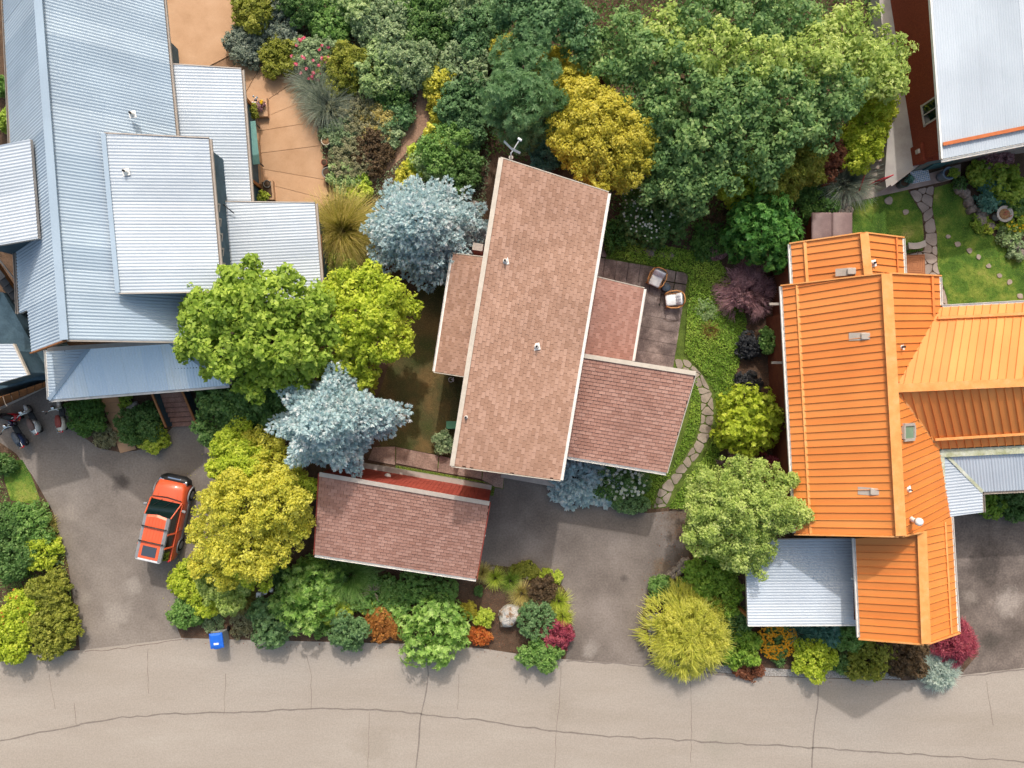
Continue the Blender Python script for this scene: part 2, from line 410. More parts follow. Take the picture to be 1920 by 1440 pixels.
PAL = {
    'bright': ('6a882e', '8ea640', 'b6c65c'), 'yg': ('8a9e2a', 'a9b83a', 'cdd058'), 'yellow': ('98a23a', 'c2bc48', 'dcd76e'),
    'gold': ('a09a32', 'b8b042', 'd0c662'), 'dark': ('40602f', '5a7c40', '829c60'), 'maple': ('4e7044', '6e8e54', 'a2b674'),
    'spruce': ('94aeb2', 'b4c8cb', 'd6e0e0'), 'sage': ('68805a', '8a9e74', 'b0bc94'), 'lav': ('5e6c5e', '808c7c', 'a4ab9c'),
    'red': ('7c3044', '9c4456', 'b86c74'), 'purple': ('7a5a60', 'a07c80', 'c09c9c'), 'rust': ('8a5c30', 'ac763c', 'c6944e'),
    'hinoki': ('3a6a30', '56893e', '84ac56'), 'olive': ('6a7428', '8a9038', 'aead54'), 'rhodo': ('628c3c', '90b258', 'c2d88c'),
    'box': ('507838', '6e9248', '94b068'), 'boxgrey': ('4f7044', '6e8e5c', '92ac7c'), 'dusty': ('6a6c4e', '8a8a68', 'aca688'),
    'black': ('2a2c30', '3c3e42', '56585a'), 'brown': ('4a3a28', '62503a', '7e6a4c'), 'straw': ('9a8c4c', 'bcae68', 'd6ca8c'),
    'grass': ('5a7a2c', '7a9638', 'a0b450'), 'goldgrass': ('7e8232', 'a09a4a', 'c8b478'), 'thread': ('98a03a', 'b8b84c', 'd6d070'), 'silver': ('8a9c94', 'aab8ae', 'c8d0c6'),
    'cover': ('62852c', '82a23c', 'a8bc54'), 'coverdark': ('40642e', '557a38', '739446'), 'lime': ('92a636', 'b0be48', 'd0d46c'),
    'orangef': ('e08a10', 'f0a018', 'f4b840'), 'whitef': ('d8d8b0', 'e6e6c8', 'f0f0e0'), 'pinkf': ('c83a58', 'e0607c', 'f0a0b0'),
    'yellowf': ('c8a018', 'e0b820', 'ecd040'), 'lawnb': ('4a6a22', '6a8830', 'a2a054'), 'dryb': ('5c5a30', '7a6a40', '94805a'),
    'variegated': ('748e5a', '98ae74', 'c4d09e'), 'willow': ('7a9246', '9eb05c', 'c6ce88'), 'redbrown': ('6a4030', '84543c', '9c6c4e'),
    'bluegreen': ('3c6a5c', '5a8878', '86aa9a'), 'coral': ('a04a24', 'b86c34', 'c88c44'), 'pine': ('44663e', '618456', '88a678'),
}
LM = {k: leafmat('leaf_' + k, *v) for k, v in PAL.items()}

# ------------------------------------------------------------------ foliage machinery
RG = np.random.default_rng(11)


def unit(a): return a / (np.linalg.norm(a, axis=-1, keepdims=True) + 1e-9)


def quads_mesh(name, P, v, mat, off):
    """P: (N,4,3) quads in world space, v: (N,) colour key"""
    N = len(P)
    me = bpy.data.meshes.new(name)
    me.vertices.add(N * 4)
    me.vertices.foreach_set('co', (P.reshape(-1, 3) - np.array(off)).astype(np.float32).ravel())
    me.loops.add(N * 4)
    me.loops.foreach_set('vertex_index', np.arange(N * 4, dtype=np.int32))
    me.polygons.add(N)
    me.polygons.foreach_set('loop_start', np.arange(0, N * 4, 4, dtype=np.int32))
    me.update(calc_edges=True)
    at = me.attributes.new('v', 'FLOAT', 'POINT')
    at.data.foreach_set('value', np.repeat(np.clip(v, 0, 1), 4).astype(np.float32))
    me.materials.append(mat)
    return me


def leaves(pos, nrm, axis, L, wid):
    axis = unit(axis - nrm * np.sum(axis * nrm, -1, keepdims=True)); side = np.cross(nrm, axis)
    L = np.asarray(L).reshape(-1, 1) * np.ones((len(pos), 1))
    b = pos - axis * L * .5; t = pos + axis * L * .5 - nrm * L * .12
    m = pos + nrm * L * .08
    return np.stack([b, m + side * L * wid * .5, t, m - side * L * wid * .5], 1)


def fib(n):
    i = np.arange(n) + .5
    z = 1 - 1.5 * i / n          # from the top down to z = -0.5
    a = i * 2.399963 + RG.uniform(0, 6.28)
    r = np.sqrt(np.maximum(0, 1 - z * z))
    return np.stack([r * np.cos(a), r * np.sin(a), z], 1)


def leafy(lobes, L=.14, rc=.3, cov=1.0, wid=.6, mode='leaf', fill=.25, rag=.16, vb=.55):
    """lobes: list of (x,y,z,rx,ry,rz). Clumps of leaves over every lobe's dome"""
    out = []; vv = []
    for (x, y, z, rx, ry, rz) in lobes:
        c = np.array([x, y, z]); R = np.array([rx, ry, rz]); r = (rx + ry + rz) / 3
        rcl = min(rc, r * .55)
        n = max(6, int(4 * r * r * .75 / (rcl * rcl) * 1.15))
        d = unit(fib(n) + RG.normal(0, .12, (n, 3)))
        rad = RG.uniform(1 - rag * 1.6, 1 + rag * .7, (n, 1)) + (RG.uniform(0, 1, (n, 1)) < .14) * rag * 1.1
        cc = c + d * R * rad * (1 - .45 * rcl / r)
        cv = RG.uniform(0, 1, n); sc = RG.uniform(.55, 1.45, n) if rag > .1 else np.ones(n)
        nz = .5 + .5 * np.sin(1.9 * cc[:, 0] + 1.1 * cc[:, 1] + x) * np.sin(2.3 * cc[:, 1] - .8 * cc[:, 0] + y)
        cv = .62 * cv + .38 * nz
        wgt = sc ** 2 * (RG.uniform(0, 1, n) > (.13 if rag > .1 else 0)) + 1e-6; wgt /= wgt.sum()
        k = max(5, int(cov * 2 * math.pi * rcl * rcl / (.3 * L * L * (wid / .6))))
        idx = RG.choice(n, n * k, p=wgt)
        dn = unit(d[idx] / R * r + np.array([0, 0, .25]))
        if mode == 'whorl':
            w = max(1, int(k / 9)); wi = np.repeat(np.arange(n * w), 9); cs = RG.choice(n, n * w, p=wgt); ci = cs[wi]
            dl = unit(RG.normal(0, 1, (n * w, 3)) + 1.3 * d[cs] + np.array([0, 0, .5]))
            wc = cc[cs] + dl * rcl * sc[cs][:, None] * RG.uniform(.75, 1.05, (n * w, 1))
            ax = unit(np.cross(dl, RG.normal(0, 1, dl.shape)))
            bx = np.cross(dl, ax)
            ang = np.tile(np.arange(9) * 2 * math.pi / 9, n * w) + RG.uniform(-.2, .2, n * w * 9)
            rd = ax[wi] * np.cos(ang)[:, None] + bx[wi] * np.sin(ang)[:, None]
            el = RG.uniform(.1, .75, (len(wi), 1))
            axis = unit(rd + dl[wi] * el)
            nr = unit(dl[wi] - rd * el)
            LL = L * RG.uniform(.75, 1.2, len(wi))
            out.append(leaves(wc[wi] + axis * LL[:, None] * .5, nr, axis, LL, wid))
            vv.append(.35 * cv[ci] + .3 * RG.uniform(0, 1, n * w)[wi] + .35 * RG.uniform(0, 1, len(wi)))
        else:
            lo = unit(RG.normal(0, 1, (len(idx), 3)) + .8 * dn)
            pos = cc[idx] + lo * rcl * sc[idx][:, None] * RG.uniform(.45, 1.08, (len(idx), 1))
            nr = unit(.35 * dn + .45 * lo + .6 * RG.normal(0, 1, (len(idx), 3)) + np.array([0, .12, .55]))
            LL = L * RG.uniform(.5, 1.35, len(idx))
            out.append(leaves(pos, nr, RG.normal(0, 1, nr.shape) + .4 * lo, LL, wid))
            vv.append(vb * cv[idx] + (1 - vb) * RG.uniform(0, 1, len(idx)))
        nf = int(len(idx) * fill)
        pos = c + unit(RG.normal(0, 1, (nf, 3))) * R * RG.uniform(.3, .85, (nf, 1))
        nr = unit(RG.normal(0, 1, (nf, 3)) + np.array([0, 0, .8]))
        out.append(leaves(pos, nr, RG.normal(0, 1, nr.shape), L * RG.uniform(.8, 1.3, nf), wid))
        vv.append(RG.uniform(0, .8, nf))
    return np.concatenate(out), np.concatenate(vv)


def strips(base, d0, L, w, droop, seg=3):
    """arching blades: base (N,3), start direction, length, width, droop"""
    N = len(base); p = base.copy(); d = unit(d0); out = []
    side = unit(np.cross(d, np.array([0, 0, 1.0]) + RG.normal(0, .3, (N, 3))))
    st = (np.asarray(L).reshape(-1, 1) / seg)
    for s in range(seg):
        q = p + d * st
        w0 = np.asarray(w).reshape(-1, 1) * (1 - .75 * s / seg); w1 = np.asarray(w).reshape(-1, 1) * (1 - .75 * (s + 1) / seg)
        out.append(np.stack([p - side * w0 / 2, p + side * w0 / 2, q + side * w1 / 2, q - side * w1 / 2], 1))
        d = unit(d + np.array([0, 0, -1.0]) * np.asarray(droop).reshape(-1, 1)); p = q
    return out


def grass(x, y, r, h, n=1500, w=.014, lean=(0, 0), z0=0.0):
    a = RG.uniform(0, 6.283, n); q = np.sqrt(RG.uniform(0, 1, n))
    base = np.stack([x + .28 * r * q * np.cos(a), y + .28 * r * q * np.sin(a), np.full(n, z0)], 1)
    b = a + RG.normal(0, .5, n); o = RG.uniform(.1, 1.0, n)
    d = np.stack([np.cos(b) * o + lean[0], np.sin(b) * o + lean[1], np.full(n, 1.1)], 1)
    L = np.hypot(r, h) * RG.uniform(.75, 1.2, n)
    out = strips(base, d, L, w * RG.uniform(.7, 1.3, n), RG.uniform(.25, .6, n) * (.5 + o), 4)
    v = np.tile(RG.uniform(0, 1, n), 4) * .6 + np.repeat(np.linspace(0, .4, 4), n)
    return np.concatenate(out), v


def spruce(x, y, R, Hh, lf=None, z0=.4, dens=1.0, nl=.15):
    pos = []; dr = []
    T = max(6, int(Hh / .42)); axis0 = []
    for i in range(T):
        t = i / T
        z = z0 + (Hh - z0) * (t ** .9)
        rr = R * (1 - t) ** .75 + .12
        nb = max(5, int((10 if t < .7 else 7) * dens))
        a0 = U(0, 6.28)
        for b in range(nb):
            a = a0 + b * 2 * math.pi / nb + U(-.25, .25)
            ln = rr * U(.82, 1.12) * (lf(a) if lf else 1)
            nseg = max(2, int(ln / .17))
            ca, sa = math.cos(a), math.sin(a)
            for k in range(1, nseg + 1):
                f = k / nseg
                if f < .3 and t < .75: continue
                px = x + ca * ln * f; py = y + sa * ln * f; pz = z + ln * (-.22 * f + .26 * f * f)
                pos.append((px, py, pz)); dr.append((ca, sa, .25))
                tl = (1 - f) * .42 * ln + .14
                for sgn in (-1, 1):
                    aa = a + sgn * U(.6, 1.0)
                    m = max(1, int(tl / .17))
                    for j in range(1, m + 1):
                        g = j / m * tl
                        pos.append((px + math.cos(aa) * g, py + math.sin(aa) * g, pz + U(-.04, .1))); dr.append((math.cos(aa), math.sin(aa), .35))
    for i in range(14):
        a = U(0, 6.28); pos.append((x + .12 * math.cos(a), y + .12 * math.sin(a), Hh - .35 + U(0, .45))); dr.append((math.cos(a) * .6, math.sin(a) * .6, .7))
    pos = np.array(pos); dr = np.array(dr); n = len(pos); k = 7
    i = np.repeat(np.arange(n), k)
    ax = unit(dr[i] * .9 + RG.normal(0, .55, (n * k, 3)) + np.array([0, 0, .3]))
    nr = unit(np.array([0, .2, 1.3]) + RG.normal(0, .5, (n * k, 3)))
    L = nl * 1.15 * RG.uniform(.7, 1.3, n * k)
    P = leaves(pos[i] + ax * L[:, None] * .4, unit(nr - ax * np.sum(nr * ax, -1, keepdims=True)), ax, L, .5)
    v = .5 * RG.uniform(0, 1, n)[i] + .5 * RG.uniform(0, 1, n * k)
    return P, v


def trunk_part(parent, base, top, r, limbs, off):
    m = MB(off); m.sm = True
    b = Vector(base); t = Vector(top)
    mid = lerp(b, t, .5) + Vector((U(-.1, .1), U(-.1, .1), 0)) * (t - b).length * .3
    m.tube([b, lerp(b, mid, .5), mid, lerp(mid, t, .6), t], [r * 1.25, r, r * .8, r * .55, r * .25], 8)
    for q in limbs:
        q = Vector(q); s = lerp(b, t, U(.35, .7))
        m.tube([s, lerp(s, q, .5) + Vector((0, 0, .1)), q], [r * .45, r * .3, r * .1], 6)
    return m.build('trunk', M['bark'], parent)


def jitter_lobes(x, y, r, h, k=6, z0=0.0, sq=1.0, rot=0.0):
    """one plant of apparent radius r: a main dome and smaller domes round it"""
    zc = z0 + h * .5; L = [(x, y, zc, r * .74, r * .74 * sq, h * .47)]
    a0 = U(0, 6.28)
    for i in range(k):
        a = a0 + i * 2 * math.pi / k + U(-.3, .3); q = r * U(.5, .74); s = r * U(.24, .48)
        dx, dy = q * math.cos(a), q * math.sin(a) * sq
        dx, dy = dx * math.cos(rot) - dy * math.sin(rot), dx * math.sin(rot) + dy * math.cos(rot)
        L.append((x + dx, y + dy, zc + U(-.22, .18) * h, s, s, min(h * .42, s * 1.1)))
    return L


# ------------------------------------------------------------------ roofs and walls
def frame(poly, d):
    pts = [Vector(p) for p in poly]
    n = Vector((0, 0, 0))
    for i in range(len(pts)):
        p, q = pts[i], pts[(i + 1) % len(pts)]
        n += Vector(((p.y - q.y) * (p.z + q.z), (p.z - q.z) * (p.x + q.x), (p.x - q.x) * (p.y + q.y)))
    n.normalize()
    if n.z < 0: n = -n
    c = sum(pts, Vector()) / len(pts)
    d = Vector(d); d = (d - n * d.dot(n)).normalized()
    e = d.cross(n).normalized()
    return c, d, e, n, [((p - c).dot(e), (p - c).dot(d)) for p in pts]


def flat(poly, drop):
    c, d, e, n, q = frame(poly, (1, 0, 0))
    return [c + e * p[0] + d * p[1] - n * drop for p in q]


def corrugated(parent, poly, d, mat, pitch=.14, amp=.017, sheet=.98, lift=.0, name='roof_sheet'):
    c, d, e, n, q = frame(poly, d)
    e0 = min(p[0] for p in q); e1 = max(p[0] for p in q)
    ns = max(1, round((e1 - e0) / sheet)); sw = (e1 - e0) / ns
    for k in range(ns):
        a, b = e0 + k * sw, e0 + (k + 1) * sw
        m = max(4, int(sw / pitch * 5)); vs = []
        for i in range(m + 1):
            ee = min(max(a + (b - a) * i / m, e0 + 1e-4), e1 - 1e-4)
            sec = clip_half(clip_half(q, (1, 0), ee + 1e-5), (-1, 0), -(ee - 1e-5))
            if len(sec) < 2: continue
            lo = min(p[1] for p in sec); hi = max(p[1] for p in sec)
            zz = lift + amp * (1 + math.sin(2 * math.pi * (ee - e0) / pitch)) + (.004 if k % 2 else 0)
            vs.append(c + e * ee + d * lo + n * zz); vs.append(c + e * ee + d * hi + n * zz)
        if len(vs) < 4: continue
        mb = MB(); mb.sm = True
        mb.add(vs, [(2 * i, 2 * i + 2, 2 * i + 3, 2 * i + 1) for i in range(len(vs) // 2 - 1)])
        o = mb.build(name, mat, parent)
        at = o.data.attributes.new('v', 'FLOAT', 'POINT'); at.data.foreach_set('value', [U(.3, .7)] * len(o.data.vertices))


def seamed(parent, poly, d, mat, w=.33, rib=.05, name='roof_panel', start=0.0):
    c, d, e, n, q = frame(poly, d)
    e0 = min(p[0] for p in q) - start; e1 = max(p[0] for p in q)
    k = 0
    while e0 + k * w < e1 - .02:
        a, b = e0 + k * w, min(e0 + (k + 1) * w, e1); k += 1
        cell = clip_half(clip_half(q, (-1, 0), -a), (1, 0), b)
        if len(cell) < 3: continue
        mb = MB()
        top = [c + e * p[0] + d * p[1] + n * .012 for p in cell]; bot = [p - n * .02 for p in top]
        mb.loft([bot, top])
        ra = clip_half(clip_half(q, (-1, 0), -(b - .022)), (1, 0), b)
        if len(ra) >= 3 and b < e1 - .02:
            t2 = [c + e * p[0] + d * p[1] + n * (.012 + rib) for p in ra]; b2 = [p - n * rib for p in t2]
            mb.loft([b2, t2])
        o = mb.build(name, mat, parent)
        at = o.data.attributes.new('v', 'FLOAT', 'POINT'); at.data.foreach_set('value', [U(.3, .7)] * len(o.data.vertices))


def shingled(roof, lo0, lo1, hi0, hi1, mat, budget, tw=.3, ex=.165):
    """tabs in courses from the eave (lo0-lo1) up to the high edge; the first `budget` tabs nearest the lens are objects"""
    lo0, lo1, hi0, hi1 = map(Vector, (lo0, lo1, hi0, hi1))
    rows = int(((hi0 - lo0).length + (hi1 - lo1).length) / 2 / ex)
    tabs = []
    for r in range(rows):
        t0 = r / rows; t1 = (r + 1) / rows
        A, B = lerp(lo0, hi0, t0), lerp(lo1, hi1, t0); A2, B2 = lerp(lo0, hi0, t1), lerp(lo1, hi1, t1)
        ln = (B - A).length; off = ((r % 2) * .5 + (r * .37 % 1) * .12) * tw
        k = 0; u = -off
        while u < ln:
            a = max(0, u + .006); b = min(ln, u + tw - .006)
            if b - a > .05: tabs.append((lerp(A, B, a / ln), lerp(A, B, b / ln), lerp(A2, B2, b / ln), lerp(A2, B2, a / ln), b - a > tw * .9))
            u += tw
    nv = (lo1 - lo0).cross(hi0 - lo0).normalized()
    if nv.z < 0: nv = -nv
    def verts(t):
        p, q, r, s = t[:4]
        up = nv * (.03 + U(-.004, .006)); dn = nv * .003
        return [p, q, p + up, q + up, r + dn, s + dn]
    F = [(0, 1, 3, 2), (2, 3, 4, 5), (0, 2, 5), (1, 4, 3)]
    full = [i for i, t in enumerate(tabs) if t[4]]
    cc = Vector((0, 0, 0))
    full.sort(key=lambda i: (tabs[i][0].xy - cc.xy).length)
    pick = set(full[:budget])
    variants = []
    i0 = full[0] if full else 0
    if budget:
        t = tabs[i0]
        for k in range(8):
            mb = MB(t[0]); mb.add(verts(t), F)
            me = mb.mesh('shingle', mat)
            at = me.attributes.new('v', 'FLOAT', 'POINT'); at.data.foreach_set('value', [.1 + .8 * k / 7] * 6)
            variants.append(me)
    mb = MB(); vals = []
    for i, t in enumerate(tabs):
        if i in pick:
            link('shingle', variants[RND.randrange(8)], roof, t[0])
        else:
            mb.add(verts(t), F); vals += [U(.05, .95)] * 6
    if mb.v:
        o = mb.build('shingle_courses', mat, roof); o['kind'] = 'stuff'
        at = o.data.attributes.new('v', 'FLOAT', 'POINT'); at.data.foreach_set('value', vals)


def beam(mb, p, q, w, h, up=0.0):
    """rectangular bar from p to q, w wide and h deep"""
    p, q = Vector(p), Vector(q); d = (q - p).normalized()
    s = d.cross(Vector((0, 0, 1))).normalized() * (w / 2); n = s.cross(d).normalized()
    if n.z < 0: n = -n
    rings = [[x + s + n * up, x - s + n * up, x - s + n * (up + h), x + s + n * (up + h)] for x in (p, q)]
    mb.loft(rings)


def bar(parent, name, p, q, w, h, mat, up=0.0):
    mb = MB(); beam(mb, p, q, w, h, up)
    return mb.build(name, mat, parent)


def gutter(parent, p, q, out, mat, w=.13, h=.11):
    p, q, out = Vector(p), Vector(q), Vector(out).normalized()
    mb = MB()
    t = .012
    for o, ww, z in ((0.0, t, -h), (w - t, t, -h)):
        a, b = p + out * (o + ww / 2), q + out * (o + ww / 2)
        beam(mb, a + Vector((0, 0, z)), b + Vector((0, 0, z)), ww, h)
    a, b = p + out * (w / 2), q + out * (w / 2)
    beam(mb, a + Vector((0, 0, -h)), b + Vector((0, 0, -h)), w - 2 * t - .002, t)
    return mb.build('gutter', mat, parent)


def walls(parent, pts, z0, mat, inset=.35, drop=.16, name='wall'):
    """walls under a roof polygon: footprint inset, tops follow the roof's height"""
    pts = [Vector(p) for p in pts]; c = sum(pts, Vector()) / len(pts)
    ring = []
    for p in pts:
        d = (p - c); d.z = 0; l = d.length
        q = c + (p - c) * max(.1, (l - inset * 1.3) / l); ring.append(Vector((q.x, q.y, q.z - drop)))
    a = sum(ring[i].x * ring[(i + 1) % len(ring)].y - ring[(i + 1) % len(ring)].x * ring[i].y for i in range(len(ring)))
    if a < 0: ring.reverse()
    mb = MB()
    mb.loft([[Vector((p.x, p.y, z0)) for p in ring], ring])
    mb.build(name, mat, parent)
    return ring


def deckslab(parent, poly, mat, th=.14, lift=-.012):
    mb = MB(); mb.slab([Vector(p) + Vector((0, 0, lift)) for p in poly], th)
    return mb.build('roof_deck', mat, parent)


def vent(parent, px, py, h, r=.045, tall=.35, cap='black', fl='whitemetal'):
    b = W(px, py, h)
    mb = MB(); mb.sm = True; mb.tube([b - Vector((0, 0, .1)), b + Vector((0, 0, tall))], r, 10); o = mb.build('vent_pipe', M[cap], parent)
    mb = MB(); mb.box(b + Vector((0, 0, .02)), (.3, .3, .02), rz=.2); mb.lathe(b + Vector((0, 0, .02)), [(.13, 0), (.1, .06), (r + .015, .16)], 12)
    mb.build('pipe_flashing', M[fl], o)


def window(parent, c, w, h, nrm, frame_m, glass_m):
    c = Vector(c); nrm = Vector(nrm).normalized(); t = Vector((-nrm.y, nrm.x, 0)); rz = math.atan2(t.y, t.x)
    mb = MB()
    for dx, dz, sx, sz in ((0, h / 2, w + .12, .07), (0, -h / 2, w + .12, .09), (-w / 2, 0, .07, h), (w / 2, 0, .07, h), (0, 0, .04, h)):
        mb.box(c + t * dx + Vector((0, 0, dz)) + nrm * .03, (sx, .07, sz), rz=rz)
    o = mb.build('window', frame_m, parent)
    mb = MB(); mb.box(c + nrm * .012, (w - .02, .015, h - .02), rz=rz); mb.build('pane', glass_m, o)

# ------------------------------------------------------------------ ground, road, drives
def sheet(name, pts, z, mat, h=0.0, th=.0):
    mb = MB()
    q = pp(pts, h)
    a = sum(q[i][0] * q[(i + 1) % len(q)][1] - q[(i + 1) % len(q)][0] * q[i][1] for i in range(len(q)))
    if a < 0: q = q[::-1]
    if th > 0: mb.prism(q, z - th, z)
    else: mb.add([(x, y, z) for x, y in q], [tuple(range(len(q)))])
    return tag(mb.build(name, mat), kind='structure')


def smooth_poly(q, it=1, k=.25):
    for _ in range(it):
        o = []
        for i in range(len(q)):
            a, b = q[i], q[(i + 1) % len(q)]
            o.append((a[0] + (b[0] - a[0]) * k, a[1] + (b[1] - a[1]) * k)); o.append((b[0] + (a[0] - b[0]) * k, b[1] + (a[1] - b[1]) * k))
        q = o
    return q


def slab_piece(parent, name, q, z0, z1, mat, inset=.0, soft=0):
    cx = sum(p[0] for p in q) / len(q); cy = sum(p[1] for p in q) / len(q); o = []
    for x, y in q:
        l = math.hypot(x - cx, y - cy) or 1
        f = max(.2, (l - inset) / l); o.append((cx + (x - cx) * f, cy + (y - cy) * f))
    if soft: o = smooth_poly(o, soft, .2)
    mb = MB(); mb.prism(o, z0, z1)
    return mb.build(name, mat, parent)


def paving(parent, poly, step, gap, z0, z1, mat, name='flagstone'):
    xs = [p[0] for p in poly]; ys = [p[1] for p in poly]; pts = []
    y = min(ys); j = 0
    while y < max(ys) + step:
        x = min(xs) + (step * .5 if j % 2 else 0)
        while x < max(xs) + step:
            p = (x + U(-.34, .34) * step, y + U(-.34, .34) * step)
            if inside([p[0]], [p[1]], poly)[0]: pts.append(p)
            x += step
        y += step * .9; j += 1
    for p in pts:
        c = list(poly)
        for r in pts:
            if r is p: continue
            dx, dy = r[0] - p[0], r[1] - p[1]
            if dx * dx + dy * dy > (4 * step) ** 2: continue
            c = clip_half(c, (dx, dy), (dx * (r[0] + p[0]) + dy * (r[1] + p[1])) / 2)
            if len(c) < 3: break
        c = [q for q in c if math.hypot(q[0] - p[0], q[1] - p[1]) < 2.2 * step]
        if len(c) >= 3: slab_piece(parent, name, c, z0, z1 + U(-.008, .008), mat, gap, 1)


ground = MB(); ground.add([(-400, -400, 0), (400, -400, 0), (400, 400, 0), (-400, 400, 0)], [(0, 1, 2, 3)])
tag(ground.build('ground', M['ground']), kind='structure')
ROADTOP = [(-700, 1235), (0, 1228), (150, 1219), (340, 1196), (480, 1200), (600, 1203), (760, 1207), (900, 1215), (985, 1228), (1060, 1236), (1230, 1248), (1300, 1257), (1400, 1267), (1560, 1272), (1700, 1276), (1800, 1266), (1920, 1252), (2700, 1225)]
road = sheet('road', ROADTOP + [(2700, 1640), (-700, 1640)], .012, M['road'])
drive_w = sheet('driveway_west', [(-160, 640), (90, 700), (95, 745), (125, 762), (132, 795), (160, 822), (185, 840), (225, 848), (255, 845), (290, 835), (325, 800), (372, 795), (385, 830), (420, 880), (420, 1000), (345, 1100), (325, 1160), (340, 1196), (150, 1219), (146, 1180), (128, 1060), (100, 960), (60, 890), (30, 850), (-160, 720)], .006, M['drive'])
drive_m = sheet('driveway', [(900, 905), (945, 880), (1050, 890), (1062, 930), (1110, 940), (1130, 938), (1160, 955), (1215, 962), (1285, 955), (1292, 1045), (1250, 1078), (1216, 1110), (1204, 1150), (1212, 1210), (1230, 1248), (1060, 1236), (1073, 1170), (1062, 1110), (1045, 1085), (1000, 1068), (930, 1060), (880, 1062), (880, 930)], .006, M['drive_mid'])
drive_e = sheet('driveway_east', [(1775, 955), (1960, 945), (2700, 930), (2700, 1225), (1920, 1252), (1800, 1266), (1835, 1225), (1815, 1180), (1775, 1150)], .006, M['drive_dark'])


def crack(parent, name, pts, w, z, mat, wob=2.0):
    q = []
    for i in range(len(pts) - 1):
        n = max(2, int(math.dist(pts[i], pts[i + 1]) / 14))
        for k in range(n):
            t = k / n
            q.append((lerp(pts[i][0], pts[i + 1][0], t) + U(-wob, wob) * .5, lerp(pts[i][1], pts[i + 1][1], t) + U(-wob, wob)))
    q.append(pts[-1]); q = [W(*p) for p in q]; vs = []; fs = []
    for i, p in enumerate(q):
        d = (q[min(i + 1, len(q) - 1)] - q[max(i - 1, 0)]).normalized(); s = Vector((-d.y, d.x, 0)) * w * U(.35, .65)
        vs += [(p.x + s.x, p.y + s.y, z), (p.x - s.x, p.y - s.y, z)]
    for i in range(len(q) - 1): fs.append((2 * i, 2 * i + 1, 2 * i + 3, 2 * i + 2))
    mb = MB(); mb.add(vs, fs); return mb.build(name, mat, parent)


for pts in ([(150, 1359), (230, 1345), (330, 1338), (440, 1336), (590, 1328), (690, 1329), (785, 1338), (900, 1350), (960, 1360), (1100, 1378), (1500, 1400), (1960, 1430)],
            [(801, 1232), (804, 1262), (797, 1310), (788, 1345), (784, 1400), (780, 1440)],
            [(1535, 1272), (1534, 1310), (1529, 1345), (1524, 1400), (1522, 1440)], [(-40, 1400), (60, 1375), (150, 1359)]):
    crack(road, 'tar_seam', pts, .07, .017, M['tar'], 1.8)
for pts in ([(575, 1230), (584, 1270), (583, 1330)], [(1053, 1250), (1050, 1310), (1044, 1360), (1040, 1440)], [(277, 1215), (279, 1300)], [(92, 1262), (104, 1330)], [(140, 1315), (143, 1358)], [(860, 1262), (858, 1330)],
            [(1293, 1262), (1297, 1330), (1295, 1430)], [(1850, 1280), (1862, 1360)], [(424, 1265), (420, 1340)], [(692, 1332), (690, 1440)]):
    crack(road, 'hairline_crack', pts, .02, .016, M['hair'], 2.5)
crack(road, 'driveway_joint', [(160, 1221), (220, 1216), (280, 1208), (340, 1199)], .035, .016, M['hair'], 2.0)
crack(road, 'driveway_joint', [(1062, 1238), (1150, 1243), (1230, 1250), (1300, 1259), (1400, 1270)], .09, .017, M['tar'], 1.5)
crack(road, 'driveway_joint', [(1800, 1269), (1860, 1262), (1920, 1254), (2000, 1249)], .07, .017, M['tar'], 1.5)

# lawns
lawn_w = sheet('lawn_west', [(770, 560), (800, 530), (850, 480), (900, 480), (885, 860), (845, 862), (715, 836), (690, 800)], .008, M['lawn_dry'])
lawn_n = sheet('lawn_north', [(1588, 378), (1700, 352), (1710, 370), (1728, 400), (1732, 440), (1730, 480), (1590, 470)], .008, M['lawn'])
lawn_e = sheet('lawn_east', [(1752, 352), (1800, 338), (1815, 370), (1830, 410), (1870, 450), (1920, 480), (2100, 520), (2100, 620), (1750, 620), (1775, 560), (1758, 500), (1756, 440), (1748, 390)], .008, M['lawn'])
lawn_s = sheet('lawn_strip', [(5, 865), (42, 862), (58, 890), (75, 935), (60, 945), (20, 938), (8, 900)], .008, M['lawn'])


def blade_patch(name, pts, n, L, pal, z=.0, sink=0, label=None, cat='grass', clump=0.0, hgt=.06, wid=.35, holes=()):
    q = pp(pts); xs = [p[0] for p in q]; ys = [p[1] for p in q]
    A = (max(xs) - min(xs)) * (max(ys) - min(ys)); m = int(n * A)
    x = RG.uniform(min(xs), max(xs), m); y = RG.uniform(min(ys), max(ys), m)
    k = inside(x, y, q)
    for hpoly in holes: k &= ~inside(x, y, pp(hpoly))
    x, y = x[k], y[k]; m = len(x)
    bump = np.zeros(m); f = RG.uniform(0, 6.28, 8)
    for i, (s, a) in enumerate(((1.1, .5), (2.3, .3), (4.7, .25), (9.1, .2))):
        bump += a * np.sin(s * x + 1.3 * s * .4 * y + f[i]) * np.sin(s * y * 1.1 - s * .3 * x + f[i + 4])
    b01 = np.clip(.5 + bump * .8, 0, 1)
    zz = z + hgt * RG.uniform(.1, 1, m) + clump * b01
    pos = np.stack([x, y, zz], 1)
    nr = unit(np.array([0, 0, 1.0]) + RG.normal(0, .55, (m, 3)))
    P = leaves(pos, nr, RG.normal(0, 1, (m, 3)), L * RG.uniform(.6, 1.3, m), wid)
    v = .55 * b01 + .45 * RG.uniform(0, 1, m)
    o = link(name, quads_mesh(name, P, v, LM[pal], (0, 0, 0)))
    return tag(o, label, cat, kind='stuff')


